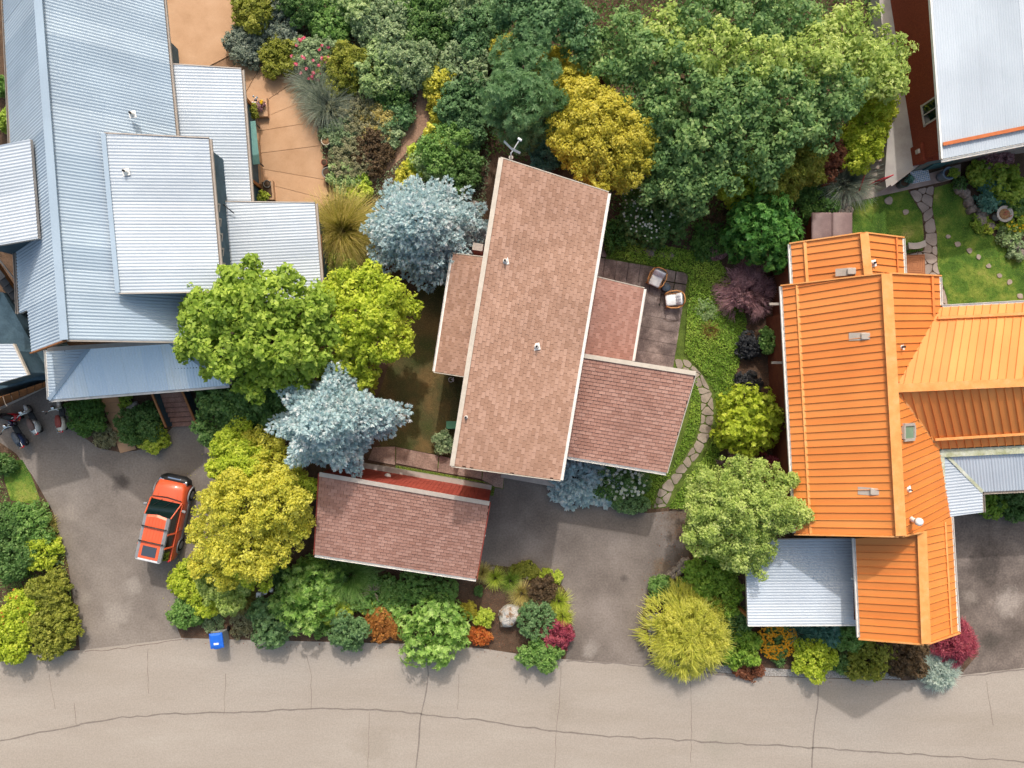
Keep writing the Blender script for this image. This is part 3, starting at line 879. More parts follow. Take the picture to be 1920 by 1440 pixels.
# stepping stones in the lawns
def stepping(parent, px, py, r):
    c = W(px, py); n = 9; q = [(c.x + r * U(.75, 1.15) * math.cos(2 * math.pi * i / n), c.y + r * U(.75, 1.15) * math.sin(2 * math.pi * i / n)) for i in range(n)]
    slab_piece(parent, 'stepping_stone', q, -.04, .05, M['flag2'], 0, 1)


for a in ((1666, 377, .23), (1698, 398, .16)): stepping(lawn_n, *a)
for a in ((1777, 444, .12), (1795, 458, .17), (1817, 470, .15), (1834, 482, .14), (1853, 499, .13), (1873, 517, .14), (1892, 529, .15), (1912, 555, .17)): stepping(lawn_e, *a)

# flagstone paths
path_a = sheet('footpath_garden', [(1262, 672), (1290, 672), (1318, 700), (1338, 735), (1342, 775), (1336, 815), (1318, 850), (1290, 885), (1268, 915), (1250, 952), (1222, 954), (1232, 915), (1256, 890), (1280, 860), (1302, 825), (1312, 790), (1310, 745), (1298, 715), (1266, 690)], .010, M['moss'])
paving(path_a, pp([(1264, 672), (1290, 674), (1316, 702), (1335, 737), (1339, 775), (1333, 813), (1315, 848), (1287, 883), (1265, 913), (1249, 950), (1224, 953), (1235, 916), (1258, 892), (1282, 862), (1304, 827), (1314, 790), (1313, 745), (1300, 713), (1268, 690)]), .46, .035, 0, .05, M['flag'])
path_b = sheet('footpath_lawn', [(1702, 358), (1752, 347), (1748, 390), (1757, 440), (1758, 500), (1776, 560), (1780, 600), (1740, 600), (1700, 490), (1700, 475), (1730, 470), (1734, 440), (1728, 400)], .010, M['ground'])
paving(path_b, pp([(1703, 359), (1751, 348), (1747, 390), (1756, 440), (1757, 500), (1775, 560), (1779, 600), (1742, 598), (1702, 490), (1702, 477), (1732, 471), (1735, 440), (1729, 400)]), .5, .022, 0, .045, M['flag2'])

# patio of radiating tan slabs
patio = sheet('patio', [(300, -60), (560, -60), (506, 89), (508, 92), (557, 140), (586, 186), (597, 240), (606, 300), (612, 345), (628, 352), (606, 385), (430, 400), (300, 400)], .006, M['joint'])
J = [((330, 160), (452, 98)), ((466, 166), (508, 93)), ((502, 188), (561, 149)), ((500, 219), (586, 184)), ((486, 246), (592, 229)), ((487, 288), (606, 273)), ((490, 317), (612, 338)), ((512, 348), (620, 376)), ((505, 392), (606, 392))]
J = [(lerp(Vector(a), Vector(b), -1.1), Vector(b)) for a, b in J]
edge = {0: [(452, 98), (508, 93)], 1: [(508, 93), (535, 118), (561, 149)], 2: [(561, 149), (586, 184)], 3: [(586, 184), (592, 229)], 4: [(592, 229), (606, 273)], 5: [(606, 273), (612, 338)], 6: [(612, 338), (620, 376)], 7: [(620, 376), (606, 392)]}
for i in range(8):
    inner = [(440, J[i][0].y), (440, J[i + 1][0].y)]
    def at440(j): a, b = j; t = (440 - a.x) / (b.x - a.x); return (440, a.y + (b.y - a.y) * t)
    q = [at440(J[i])] + edge[i] + [at440(J[i + 1])]
    slab_piece(patio, 'patio_slab', pp(q), 0, .05, M['patio'], .05)
slab_piece(patio, 'patio_slab', pp([(300, -60), (560, -60), (505, 88), (452, 95), (300, 172)]), 0, .05, M['patio'], .03)
slab_piece(patio, 'patio_slab', pp([(627, 352), (644, 362), (622, 378), (612, 368)]), 0, .05, M['patio'], .01)
mb = MB(); mb.prism(pp([(440, 225), (482, 222), (492, 345), (440, 350)], .18), .05, .18)
mb.build('patio_step', M['patio'], patio)

# deck of weathered planks behind the brown house
deck = empty('deck', W(1220, 580), 'weathered grey-brown plank deck with two cushioned chairs beside the brown-shingled house', 'deck')
dl = W(1220, 580)
def plank(q, m='deck'):
    q = [tuple(W(x, y, .2))[:2] for x, y in q]
    q = [(x - dl.x, y - dl.y) for x, y in q]
    slab_piece(deck, 'plank', q, .02, .2 + U(-.008, .008), M[m], .035)
xs = [1112, 1135, 1157, 1179, 1201, 1223, 1246]
for i in range(6):
    a, b = xs[i], xs[i + 1]
    plank([(a, 480 + (a - 1112) * .17), (b, 480 + (b - 1112) * .17), (b - 9, 548 + (b - 1112) * .17), (a - 9, 548 + (a - 1112) * .17)])
plank([(1124, 445), (1141, 449), (1137, 484), (1119, 481)])
plank([(1246, 503), (1268, 508), (1265, 530), (1243, 526)]); plank([(1268, 508), (1283, 510), (1291, 517), (1288, 534), (1265, 530)])
plank([(1243, 526), (1265, 530), (1260, 556), (1239, 552)]); plank([(1265, 530), (1288, 534), (1283, 560), (1260, 556)])
for i in range(7):
    y0 = 545 + i * 22; x0 = 1206 - i * 3.6; x1 = 1284 - i * 3.4; k = 14
    if i == 0: plank([(x0, y0 + 1), (1239, y0 + 7), (1236, y0 + 29), (x0 - 4, y0 + 22)]); plank([(1239, y0 + 7), (x1, y0 + 15), (x1 - 4, y0 + 37), (1236, y0 + 29)])
    else: plank([(x0 - 20, y0 - 4), (x1, y0 + k), (x1 - 4, y0 + 22 + k), (x0 - 24, y0 + 18)])

# plank walk between brown house and garage
walk = sheet('footpath_planks', [(700, 838), (735, 836), (870, 862), (945, 880), (944, 917), (925, 914), (900, 895), (780, 868), (690, 862)], .008, M['moss'])
for q in ([(700, 838), (742, 837), (741, 872), (690, 862)], [(743, 838), (823, 854), (820, 884), (742, 868)], [(824, 854), (905, 872), (903, 898), (821, 884)], [(906, 873), (946, 881), (943, 916), (928, 913), (904, 899)]):
    slab_piece(walk, 'paving_plank', pp(q), 0, .06, M['walk'], .012)
sheet('grass_verge', [(742, 872), (820, 886), (905, 902), (928, 914), (925, 930), (740, 890)], .009, M['moss'])
# tan stepped path before the grey house
walk2 = sheet('footpath_tan', [(185, 742), (220, 740), (232, 775), (256, 840), (228, 850)], .008, M['hair'])
for i in range(6):
    t0, t1 = i / 6, (i + 1) / 6
    a0, a1 = (186 + 40 * t0, 738 + 112 * t0), (186 + 40 * t1, 738 + 112 * t1); b0, b1 = (219 + 37 * t0, 736 + 106 * t0), (219 + 37 * t1, 736 + 106 * t1)
    slab_piece(walk2, 'paving_slab', pp([a0, b0, b1, a1]), 0, .05, M['patio'], .012)
# little kerb stones under the yellow tree
for q in ([(384, 826), (396, 828), (396, 850), (384, 850)], [(397, 828), (412, 830), (411, 852), (397, 850)]): slab_piece(drive_w, 'paving_slab', pp(q), 0, .05, M['concpink'], .012)

# terrace of the white-roofed house
TZ = 1.1
mb = MB(); mb.prism(pp([(1640, -80), (1668, 180), (1664, 260), (1659, 330), (1662, 352), (1720, 309), (2100, 250), (2100, -80)], TZ), 0, TZ)
terrace = tag(mb.build('terrace', M['conc']), kind='structure')
sheet('footpath_concrete', [(1588, 352), (1655, 352), (1700, 338), (1800, 308), (1800, 334), (1590, 381)], .06, M['concpink'], th=.05)
mb = MB(); beam(mb, W(1670, 348, TZ), W(1722, 308, TZ), .12, .03); mb.build('terrace_coping', M['greytrim'], terrace)
sheet('gravel_verge', [(1210, 1150), (1240, 1150), (1260, 1225), (1330, 1245), (1480, 1255), (1620, 1258), (1680, 1262), (1690, 1274), (1560, 1271), (1400, 1266), (1300, 1256), (1225, 1243)], .009, M['gravel'])

# ------------------------------------------------------------------ brown-shingled house
BUD = 300
hb = empty('brown_house', (0, 0, 0), 'house in the middle with long pinkish-brown shingle roofs and red walls', 'house')
def part_empty(name, parent):
    o = bpy.data.objects.new(name, None); COL.objects.link(o); o.parent = parent; return o


def shed(parent, lo0, lo1, hi0, hi1, mat, budget, wallz=0.0, hi_trim='cream', lo_gut='whitemetal', inset=.35, wallm='redwall', rake='cream'):
    """mono-pitch shingled roof with walls, gutter and trims"""
    lo0, lo1, hi0, hi1 = map(Vector, (lo0, lo1, hi0, hi1))
    mb = MB(); mb.slab([p - Vector((0, 0, .01)) for p in (lo0, lo1, hi1, hi0)], .16)
    roof = mb.build('roof', M['underlay'], parent)
    shingled(roof, lo0, lo1, hi0, hi1, M[mat], budget)
    d = (lo0 - hi0); d.z = 0
    if lo_gut: gutter(roof, lo0 + d.normalized() * .01, lo1 + d.normalized() * .01, d, M[lo_gut])
    if hi_trim: bar(roof, 'ridge_flashing', lerp(hi0, lo0, .012), lerp(hi1, lo1, .012), .2, .035, M[hi_trim], .01)
    for a, b in ((lo0, hi0), (lo1, hi1)):
        o = (a - (lo0 + lo1) / 2); o.z = 0; o = o.normalized() * .035
        bar(roof, 'rake_trim', a + o - Vector((0, 0, .13)), b + o - Vector((0, 0, .13)), .04, .15, M[rake])
    walls(parent, (lo0, lo1, hi1, hi0), wallz, M[wallm], inset)
    return roof


r_main = shed(hb, W(1140, 361, 5.7), W(1050, 900, 5.7), W(937, 296, 6.9), W(845, 873, 6.9), 'shingle', BUD)
r_west = shed(hb, W(850, 476, 3.1), W(816, 697, 3.1), W(925, 485, 4.2), W(889, 708, 4.2), 'shingle', 0, hi_trim=None)
r_east = shed(hb, W(1207, 541, 2.7), W(1185, 676, 2.7), W(1085, 512, 3.7), W(1060, 660, 3.7), 'shingle_red', 0, hi_trim=None)
r_south = shed(hb, W(1050, 853, 3.6), W(1250, 886, 3.6), W(1078, 662, 4.7), W(1305, 698, 4.7), 'shingle_red', 0)
vent(r_main, 947, 490, 6.65); vent(r_main, 1006, 650, 6.2); vent(r_main, 874, 782, 6.7); vent(r_south, 1081, 727, 4.3, r=.05, cap='whitemetal')
# chimney block on the west lean-to and wall fittings
mb = MB(); mb.box(W(898, 472, 1.3), (.5, .35, 2.6), rz=-.16); mb.build('flue_box', M['greytrim'], hb)
mb = MB(); mb.box(W(846, 830, 1.2) + Vector((.25, 0, 0)), (.22, .5, .8), rz=-.16); mb.build('meter_box', M['greytrim'], hb)
for c, w, h in ((W(872, 760, 1.5), 1.2, 1.1), (W(880, 800, 1.5), .9, 1.1)):
    pass
# concrete sill beyond the south gable
mb = MB(); beam(mb, W(940, 889, .35), W(1048, 908, .35), .3, .12); mb.build('wall_base', M['greytrim'], hb)

garage = empty('red_garage', (0, 0, 0), 'red-walled garage with reddish shingle roof beside the street garden', 'garage')
r_gar = shed(garage, W(590, 1039, 3.0), W(893, 1085, 3.0), W(599, 887, 4.3), W(918, 942, 4.3), 'shingle_red', BUD, rake='redwall', hi_trim='greytrim', inset=.3)
# tall north wall of upright red boards on a concrete footing
g0, g1 = W(601, 888, 4.1), W(916, 942, 4.1); dn = Vector((-(g1 - g0).y, (g1 - g0).x, 0)).normalized()
nw = part_empty('north_wall', garage); nb = 40
for i in range(nb):
    a, b_ = lerp(g0, g1, i / nb), lerp(g0, g1, (i + .94) / nb)
    mb = MB(); q = dn * .03
    mb.loft([[Vector((a.x, a.y, .3)) - q, Vector((b_.x, b_.y, .3)) - q, Vector((b_.x, b_.y, .3)) + q, Vector((a.x, a.y, .3)) + q], [a - q, b_ - q, b_ + q, a + q]]); mb.build('board', M['redwall'], nw)
bar(nw, 'backing', Vector((g0.x, g0.y, .3)) - dn * .07, Vector((g1.x, g1.y, .3)) - dn * .07, .06, 3.7, M['redwall'])
bar(garage, 'footing', Vector((g0.x, g0.y, 0)) + dn * .12, Vector((g1.x, g1.y, 0)) + dn * .12, .3, .3, M['greytrim'])
mb = MB(); mb.sm = True; b = W(727, 893, 1.6); mb.lathe(b, [(.15, 0), (.17, .05), (.12, .1), (.02, .13)], 14); mb.build('vent_cap', M['whitemetal'], garage)
mb = MB(); c0 = W(905, 1010, 1.15); mb.box((c0.x - .32, c0.y, 1.15), (.06, 2.6, 2.1), rz=-.1); mb.build('garage_door', M['white'], garage)
mb = MB(); mb.ell(W(909, 1004, 3.2), (.05, .05, .05)); mb.build('lamp', M['whitemetal'], garage)

# ------------------------------------------------------------------ grey metal house
hg = empty('grey_metal_house', (0, 0, 0), 'large house with stacked corrugated silver metal roofs beside the tan patio', 'house')
RZ, WE, EE = 8.0, 5.5, 4.7
rn, rs_ = W(70, -40, RZ), W(122, 637, RZ)
en, es_ = W(302, -40, EE), W(367, 641, EE)
wn, ws_ = W(6, -40, WE), W(60, 660, WE)
def mroof(parent, poly, d, mat='galv', wallz=None, inset=.35, **k):
    mb = MB(); mb.slab(flat(poly, .025), .14); r = mb.build('roof', M['greytrim'], parent)
    corrugated(r, poly, d, M[mat], **k)
    if wallz is not None: walls(parent, poly, wallz, M['bluewall'], inset)
    return r
r = mroof(hg, [rn, rs_, es_, en], es_ - rs_, 'galv'); walls(hg, [rn, rs_, lerp(rs_, es_, .62), lerp(rn, en, .62)], 0, M['bluewall'], .3)
gutter(r, en, lerp(en, es_, .43), (1, 0, 0), M['greytrim']); vent(r, 249, 215, 6.2, tall=.3)
r = mroof(hg, [rn, rs_, ws_, W(54, 580, WE - .1), W(34, 588, WE - .7), W(6, -40, WE - .2)], ws_ - rs_, 'galv')
bar(r, 'ridge_cap', rn, rs_, .34, .05, M['galv'], .03)
gutter(r, W(6, -40, WE - .2), W(34, 588, WE - .75), (-1, 0, 0), M['greytrim'])
bar(r, 'rake_trim', rs_ + Vector((0, -.04, -.12)), ws_ + Vector((0, -.04, -.12)), .05, .16, M['wood'])
bar(r, 'rake_trim', rs_ + Vector((0, -.04, -.12)), es_ + Vector((0, -.04, -.12)), .05, .16, M['greytrim'])
# wide raised roof on the east slope
b = [W(195, 251, 7.0), W(222, 549, 7.0), W(415, 546, 6.2), W(391, 260, 6.2)]
r = mroof(hg, b, b[2] - b[1], 'galvwhite', 3.6, .25)
gutter(r, b[3], b[2], (1, 0, 0), M['greytrim']); vent(r, 237, 323, 6.9, tall=.3)
bar(r, 'ridge_flashing', b[0], b[1], .2, .03, M['galv'], .04); bar(r, 'rake_trim', b[0] + Vector((0, .03, -.1)), b[3] + Vector((0, .03, -.1)), .05, .15, M['greytrim']); bar(r, 'rake_trim', b[1] + Vector((0, -.03, -.1)), b[2] + Vector((0, -.03, -.1)), .05, .15, M['greytrim'])
for k in range(5):
    t = .45 + .1 * k; q = lerp(b[3], b[2], t); window(hg, (q.x - .24, q.y, 5.55), .7, .7, (1, -.08, 0), M['greytrim'], M['glass'])
# west dormer
c = [W(-60, 285, 7.1), W(-60, 470, 7.1), W(72, 447, 7.2), W(57, 261, 7.2)]
r = mroof(hg, c, c[2] - c[1], 'galvwhite', 4.0, .25)
# lower roofs towards the patio
dq = [W(318, 121, 4.5), W(330, 380, 4.5), W(471, 380, 4.0), W(452, 130, 4.0)]
r = mroof(hg, dq, dq[2] - dq[1], 'galvwhite'); gutter(r, dq[3], dq[2], (1, 0, 0), M['greytrim']); bar(r, 'rake_trim', dq[0] + Vector((0, .03, -.1)), dq[3] + Vector((0, .03, -.1)), .05, .14, M['greytrim'])
walls(hg, [W(318, 121, 4.5), W(330, 380, 4.5), W(440, 380, 4.2), W(425, 130, 4.2)], 0, M['bluewall'], .3)
for (a0, a1) in (((453, 165), (478, 205)), ((468, 330), (488, 352))):
    a, b2 = W(a0[0], a0[1], 3.85), W(a1[0], a1[1], .15)
    mb = MB(); mb.box((b2.x, b2.y, 1.95), (.16, .16, 3.7)); mb.build('porch_post', M['wood'], hg)
eq = [W(408, 379, 4.4), W(424, 570, 4.4), W(604, 560, 3.9), W(590, 381, 3.9)]
r = mroof(hg, eq, eq[2] - eq[1], 'galvwhite', 0, .4); gutter(r, eq[3], eq[2], (1, 0, 0), M['greytrim']); bar(r, 'rake_trim', eq[0] + Vector((0, .03, -.1)), eq[3] + Vector((0, .03, -.1)), .05, .14, M['greytrim'])
bar(hg, 'corner_trim', W(601, 440, 3.6), W(606, 530, 3.6), .1, .1, M['wood'])
mb = MB(); mb.sm = True; mb.tube([W(412, 377, 4.7), W(424, 388, 4.65), W(439, 400, 4.5)], .025, 6); mb.build('cable', M['darksteel'], hg)
# hipped porch roof on the street side
A, B, B2, A2, Cc, D = W(87, 656, 3.4), W(168, 652, 4.3), W(318, 641, 4.3), W(424, 650, 3.4), W(93, 749, 3.4), W(429, 722, 3.4)
porch = mroof(hg, [B, B2, D, Cc], Cc - B + (D - B2), 'galvsky')
corrugated(porch, [A, B, Cc], (1, .02, 0), M['galv']); corrugated(porch, [B2, A2, D], (1, .02, 0), M['galvsky'])
bar(porch, 'hip_cap', B, Cc, .18, .03, M['galv'], .035); bar(porch, 'hip_cap', B2, D, .18, .03, M['galv'], .035)
bar(porch, 'wall_flashing', W(90, 655, 4.32), B2, .2, .03, M['greytrim'], .03)
gutter(porch, Cc, D, (.0, -1, 0), M['whitemetal']); gutter(porch, D, A2, (1, 0, 0), M['greytrim']); gutter(porch, A, Cc, (-1, 0, 0), M['whitemetal'])
walls(hg, [W(100, 655, 4.2), W(318, 641, 4.2), W(415, 655, 4.2), W(415, 690, 4.2), W(110, 700, 4.2)], 0, M['bluewall'], .2, .4)
for x, y in ((110, 738), (260, 726), (415, 712)):
    p = W(x, y, 3.3); mb = MB(); mb.box((p.x, p.y, 1.65), (.16, .16, 3.3)); mb.build('porch_post', M['wood'], hg)
# small lower roof, shaded shed roof, timber wall and outside stair at the west
g = [W(-60, 645, 5.2), W(-60, 735, 5.2), W(52, 703, 5.2), W(25, 645, 5.2)]
r = mroof(hg, g, g[3] - g[0], 'galvwhite', 0, .3); bar(r, 'rake_trim', g[2] + Vector((.03, 0, -.1)), g[3] + Vector((.03, 0, -.1)), .07, .15, M['cream'])
mb = MB(); mb.slab([W(-60, 540, 3.6), W(5, 548, 3.6), W(58, 640, 3.2), W(92, 660, 3.2), W(92, 712, 3.0), W(62, 713, 3.0), W(-60, 745, 3.0)], 2.9); mb.build('shaded_shed_roof', M['bluewall'], hg)  # lower shed roof in shade; the shade is put into its dark blue colour
mb = MB(); a, b1 = W(-60, 762, 3.0), W(62, 714, 3.0)
q = [W(-60, 766, 3.0), W(60, 716, 3.0), W(92, 718, 3.0), W(92, 722, 2.4), W(4, 765, 2.4)]
tw = part_empty('timber_wall', hg)
for i in range(9):
    t0, t1 = i / 9, (i + 1) / 9
    p, p2 = lerp(W(-40, 757, 2.9), W(96, 712, 2.9), t0), lerp(W(-40, 757, 2.9), W(96, 712, 2.9), t1 - .01)
    f, f2 = lerp(W(-30, 775, .1), W(92, 722, .1), t0), lerp(W(-30, 775, .1), W(92, 722, .1), t1 - .01)
    mb = MB(); nn = Vector((.15, -.4, 0)).normalized() * .03
    mb.loft([[f, f2, f2 + nn, f + nn], [p, p2, p2 + nn, p + nn]]); mb.build('board', M['wood'], tw)
bar(tw, 'sill', W(-10, 772, .1), W(91, 722, .1), .12, .1, M['cream'])
st = part_empty('outside_stair', hg)
for i in range(9):
    t = i / 8; p = lerp(W(-8, 505, 4.4), W(52, 600, 2.0), t); mb = MB(); mb.box(p, (1.1, .3, .05), rz=-1.0 + .1); mb.build('stair_tread', M['darksteel'], st)
bar(st, 'stringer', W(-4, 490, 4.5), W(58, 583, 2.1), .08, .2, M['wood']); bar(st, 'handrail', W(-14, 470, 5.2), W(26, 520, 4.2), .05, .05, M['greytrim'])
bar(st, 'stringer', W(-22, 520, 4.3), W(40, 606, 2.0), .08, .2, M['darksteel'])
mb = MB(); mb.box(W(66, 676, 2.0), (.5, .3, .9), rz=.3); mb.build('lamp_box', M['wood'], hg)
# front stairs
fs = empty('front_stairs', (0, 0, 0), 'red-brown front steps with timber side rails below the grey porch roof', 'stairs')
for i in range(7):
    z = 1.26 - i * .18; t = i / 6
    a, b1 = lerp(W(300, 738, z), W(318, 792, z), t), lerp(W(342, 735, z), W(368, 790, z), t)
    a2, b2 = lerp(W(300, 738, z), W(318, 792, z), t + 1 / 6.5), lerp(W(342, 735, z), W(368, 790, z), t + 1 / 6.5)
    mb = MB(); mb.prism([tuple(x)[:2] for x in (a, b1, b2, a2)], 0 if i > 5 else z - .18, z); mb.build('step', M['stairwood'], fs)
for a, b1 in ((W(285, 736, 1.9), W(312, 800, .75)), (W(341, 730, 1.9), W(369, 795, .75))):
    bar(fs, 'stair_rail', a, b1, .1, .08, M['wood'])
    mb = MB(); mb.slab([a + Vector((.03, 0, -.02)), a + Vector((-.03, 0, -.02)), b1 + Vector((-.03, 0, -.02)), b1 + Vector((.03, 0, -.02))], .72); mb.build('side_panel', M['bluewall'], fs)

# ------------------------------------------------------------------ orange house
ho = empty('orange_house', (0, 0, 0), 'sprawling house with bright orange standing-seam metal roofs and ridge caps', 'house')
def oroof(poly, d, w=.33, wallz=None, start=0.0):
    mb = MB(); mb.slab(flat(poly, .03), .14); r = mb.build('roof', M['orangewall'], ho)
    seamed(r, poly, d, M['orange'], w, start=start)
    return r
R0, R1 = W(1661, 514, 6.9), W(1688, 1004, 6.9)
w0, w1 = W(1467, 537, 4.4), W(1492, 1000, 4.4)
rw = oroof([R0, R1, w1, w0], w1 - R1)
gutter(rw, w0, w1, (-1, 0, 0), M['whitemetal'])
bar(rw, 'snow_bar', W(1494, 535, 4.75), W(1520, 1000, 4.75), .16, .06, M['orangecap'], .02)
bar(rw, 'ridge_cap', R0, R1, .46, .05, M['orangecap'], .03)
bar(rw, 'rake_trim', R0 + Vector((0, .04, -.1)), w0 + Vector((0, .04, -.1)), .06, .18, M['orangecap']); bar(rw, 'rake_trim', R1 + Vector((0, -.04, -.1)), w1 + Vector((0, -.04, -.1)), .06, .18, M['orangecap'])
e0_, e1_ = W(1761, 519, 4.7), W(1763, 577, 4.7)
cr0 = W(1678, 728, 6.7)
re1 = oroof([R0, e0_, e1_, cr0], e0_ - R0)
gutter(re1, e0_, e1_, (1, 0, 0), M['whitemetal']); bar(re1, 'rake_trim', R0 + Vector((0, .04, -.1)), e0_ + Vector((0, .04, -.1)), .06, .18, M['orangecap'])
bar(re1, 'snow_bar', W(1747, 519, 5.1), W(1750, 590, 5.1), .1, .05, M['orange'], .02)
vs_ = W(1760, 842, 4.75)
re2 = oroof([cr0, vs_, W(1783, 968, 4.4), W(1729, 995, 5.75), R1], W(1783, 968, 4.4) - W(1729, 995, 5.75))
cr1 = W(2200, 704, 6.7)
rc_n = oroof([cr0, e1_, W(2200, 552, 4.7), cr1], W(2200, 552, 4.7) - cr1); gutter(rc_n, e1_, W(2200, 552, 4.7), (0, 1, 0), M['whitemetal'])
rc_s = oroof([cr0, cr1, W(2200, 818, 4.75), vs_], W(2200, 818, 4.75) - cr1)
bar(rc_n, 'ridge_cap', cr0, cr1, .36, .05, M['orangecap'], .03)
bar(rc_n, 'snow_bar', W(1757, 596, 5.1), W(2200, 575, 5.1), .12, .06, M['orangecap'], .02); bar(rc_s, 'snow_bar', W(1752, 824, 5.15), W(2200, 796, 5.15), .12, .06, M['orangecap'], .02)
bar(rc_s, 'valley_flashing', cr0, vs_, .12, .02, M['orangecap'], .02)
# south wing
q0, q1 = W(1727, 996, 5.8), W(1735, 1206, 5.8)
rws = oroof([q0, q1, W(1613, 1196, 4.25), W(1604, 1010, 4.25)], W(1613, 1196, 4.25) - q1); gutter(rws, W(1604, 1010, 4.25), W(1613, 1196, 4.25), (-1, 0, 0), M['whitemetal'])
rwe = oroof([q0, W(1783, 969, 4.4), W(1796, 1185, 4.4), q1], W(1796, 1185, 4.4) - q1); gutter(rwe, W(1783, 969, 4.4), W(1796, 1185, 4.4), (1, 0, 0), M['whitemetal'])
bar(rws, 'ridge_cap', q0, q1, .42, .05, M['orangecap'], .03); bar(rwe, 'snow_bar', W(1771, 978, 4.75), W(1783, 1188, 4.75), .08, .05, M['orangecap'], .02)
bar(rws, 'rake_trim', q1 + Vector((0, -.04, -.1)), W(1613, 1196, 4.25) + Vector((0, -.04, -.1)), .06, .18, M['orangecap']); bar(rwe, 'rake_trim', q1 + Vector((0, -.04, -.1)), W(1796, 1185, 4.4) + Vector((0, -.04, -.1)), .06, .18, M['orangecap'])
bar(rw, 'rake_trim', R1 + Vector((0, -.04, -.1)), W(1729, 995, 5.75) + Vector((0, -.04, -.1)), .06, .18, M['orangecap'])
# north wing
n0, n1 = W(1619, 438, 5.6), W(1628, 530, 5.6)
rnw = oroof([n0, n1, W(1488, 545, 3.9), W(1483, 458, 3.9)], W(1483, 458, 3.9) - n0); gutter(rnw, W(1483, 458, 3.9), W(1487, 535, 3.9), (-1, 0, 0), M['whitemetal'])
rne = oroof([n0, W(1692, 447, 4.5), W(1696, 535, 4.5), n1], W(1692, 447, 4.5) - n0); gutter(rne, W(1692, 447, 4.5), W(1696, 520, 4.5), (1, 0, 0), M['whitemetal'])
bar(rnw, 'ridge_cap', n0, n1, .38, .05, M['orangecap'], .03); bar(rnw, 'snow_bar', W(1508, 455, 4.25), W(1513, 535, 4.25), .14, .06, M['orangecap'], .02); bar(rne, 'snow_bar', W(1680, 446, 4.75), W(1683, 516, 4.75), .06, .05, M['orange'], .02)
bar(rnw, 'rake_trim', n0 + Vector((0, .04, -.1)), W(1483, 458, 3.9) + Vector((0, .04, -.1)), .06, .18, M['orangecap']); bar(rne, 'rake_trim', n0 + Vector((0, .04, -.1)), W(1692, 447, 4.5) + Vector((0, .04, -.1)), .06, .18, M['orangecap'])
# walls: one gabled prism per wing
def gable_wall(eaveL0, eaveL1, eaveR0, eaveR1, ridge0, ridge1, mat, inset=.42):
    c = (eaveL0 + eaveR1) / 2
    def ins(p):
        d = p - c; d.z = 0; l = d.length; q = c + d * ((l - inset * 1.3) / l); return Vector((q.x, q.y, p.z))
    L0, L1, Rr0, Rr1 = map(ins, (eaveL0, eaveL1, eaveR0, eaveR1)); m0, m1 = lerp(ins(ridge0), ins(ridge1), .0), ins(ridge1)
    lift = Vector((0, 0, -.05))
    mb = MB()
    g0 = [Vector((L0.x, L0.y, 0)), Vector((Rr0.x, Rr0.y, 0)), Rr0 + lift, m0 - Vector((0, 0, .3)), L0 + lift]
    g1 = [Vector((L1.x, L1.y, 0)), Vector((Rr1.x, Rr1.y, 0)), Rr1 + lift, m1 - Vector((0, 0, .3)), L1 + lift]
    mb.loft([g0, g1]); mb.build('wall', mat, ho)
gable_wall(w0, w1, e0_, W(1783, 968, 4.4), R0, R1, M['orangewall'], 1.0)
gable_wall(W(1604, 980, 4.25), W(1613, 1196, 4.25), W(1783, 940, 4.4), W(1796, 1185, 4.4), W(1727, 970, 5.8), q1, M['orangewall'])
gable_wall(W(1483, 458, 3.9), W(1488, 600, 3.9), W(1692, 447, 4.5), W(1696, 600, 4.5), n0, W(1630, 600, 5.6), M['orangewall'])
gable_wall(W(1720, 577, 4.7), W(2200, 552, 4.7), W(1720, 843, 4.75), W(2200, 818, 4.75), W(1700, 727, 6.7), cr1, M['orangewall'])
bar(ho, 'wall_base', W(1459, 660, .5), W(1478, 890, .5), .18, .12, M['greytrim'])
for y in (580, 690):
    mb = MB(); mb.box(W(1452 + (y - 580) * .04, y - 10, 2.6), (.5, .12, .1)); mb.build('wall_bracket', M['greytrim'], ho)
for x, y, h in ((1620, 631, 6.2), (1594, 510, 5.3), (1637, 921, 6.2)):
    b_ = W(x, y, h); mb = MB(); mb.box(b_ + Vector((0, 0, .12)), (.36, .3, .26), ry=-.35, bev=.03); mb.box(b_ + Vector((-.28, 0, .0)), (.7, .34, .03), ry=-.6); mb.build('roof_vent', M['greytrim'], ho)
vent(ho, 1688, 651, 6.3, tall=.4); vent(ho, 1701, 917, 6.35, tall=.4, r=.03); vent(ho, 1636, 494, 5.45, tall=.3)
mb = MB(); mb.sm = True; b_ = W(1704, 972, 6.2); mb.tube([b_ - Vector((0, 0, .2)), b_ + Vector((0, 0, .7))], .1, 12); mb.lathe(b_ + Vector((0, 0, .7)), [(.17, 0), (.17, .16), (.1, .22)], 14); mb.lathe(b_ + Vector((0, 0, -.05)), [(.2, 0), (.12, .2)], 14); mb.build('flue_pipe', M['whitemetal'], ho)
sk = W(1702, 810, 6.25); mb = MB()
for dx, dy, sx, sy in ((0, .33, .84, .12), (0, -.33, .84, .12), (.36, 0, .12, .56), (-.36, 0, .12, .56)):
    mb.box(sk + Vector((dx, dy, .06 - dx * .7)), (sx * (1.0 if abs(dx) < .1 else 1), sy, .16), ry=.6)
sko = mb.build('skylight', M['greytrim'], ho)
mb = MB(); mb.box(sk + Vector((0, 0, .06)), (.72, .56, .06), ry=.6); mb.build('pane', M['skyglass'], sko)
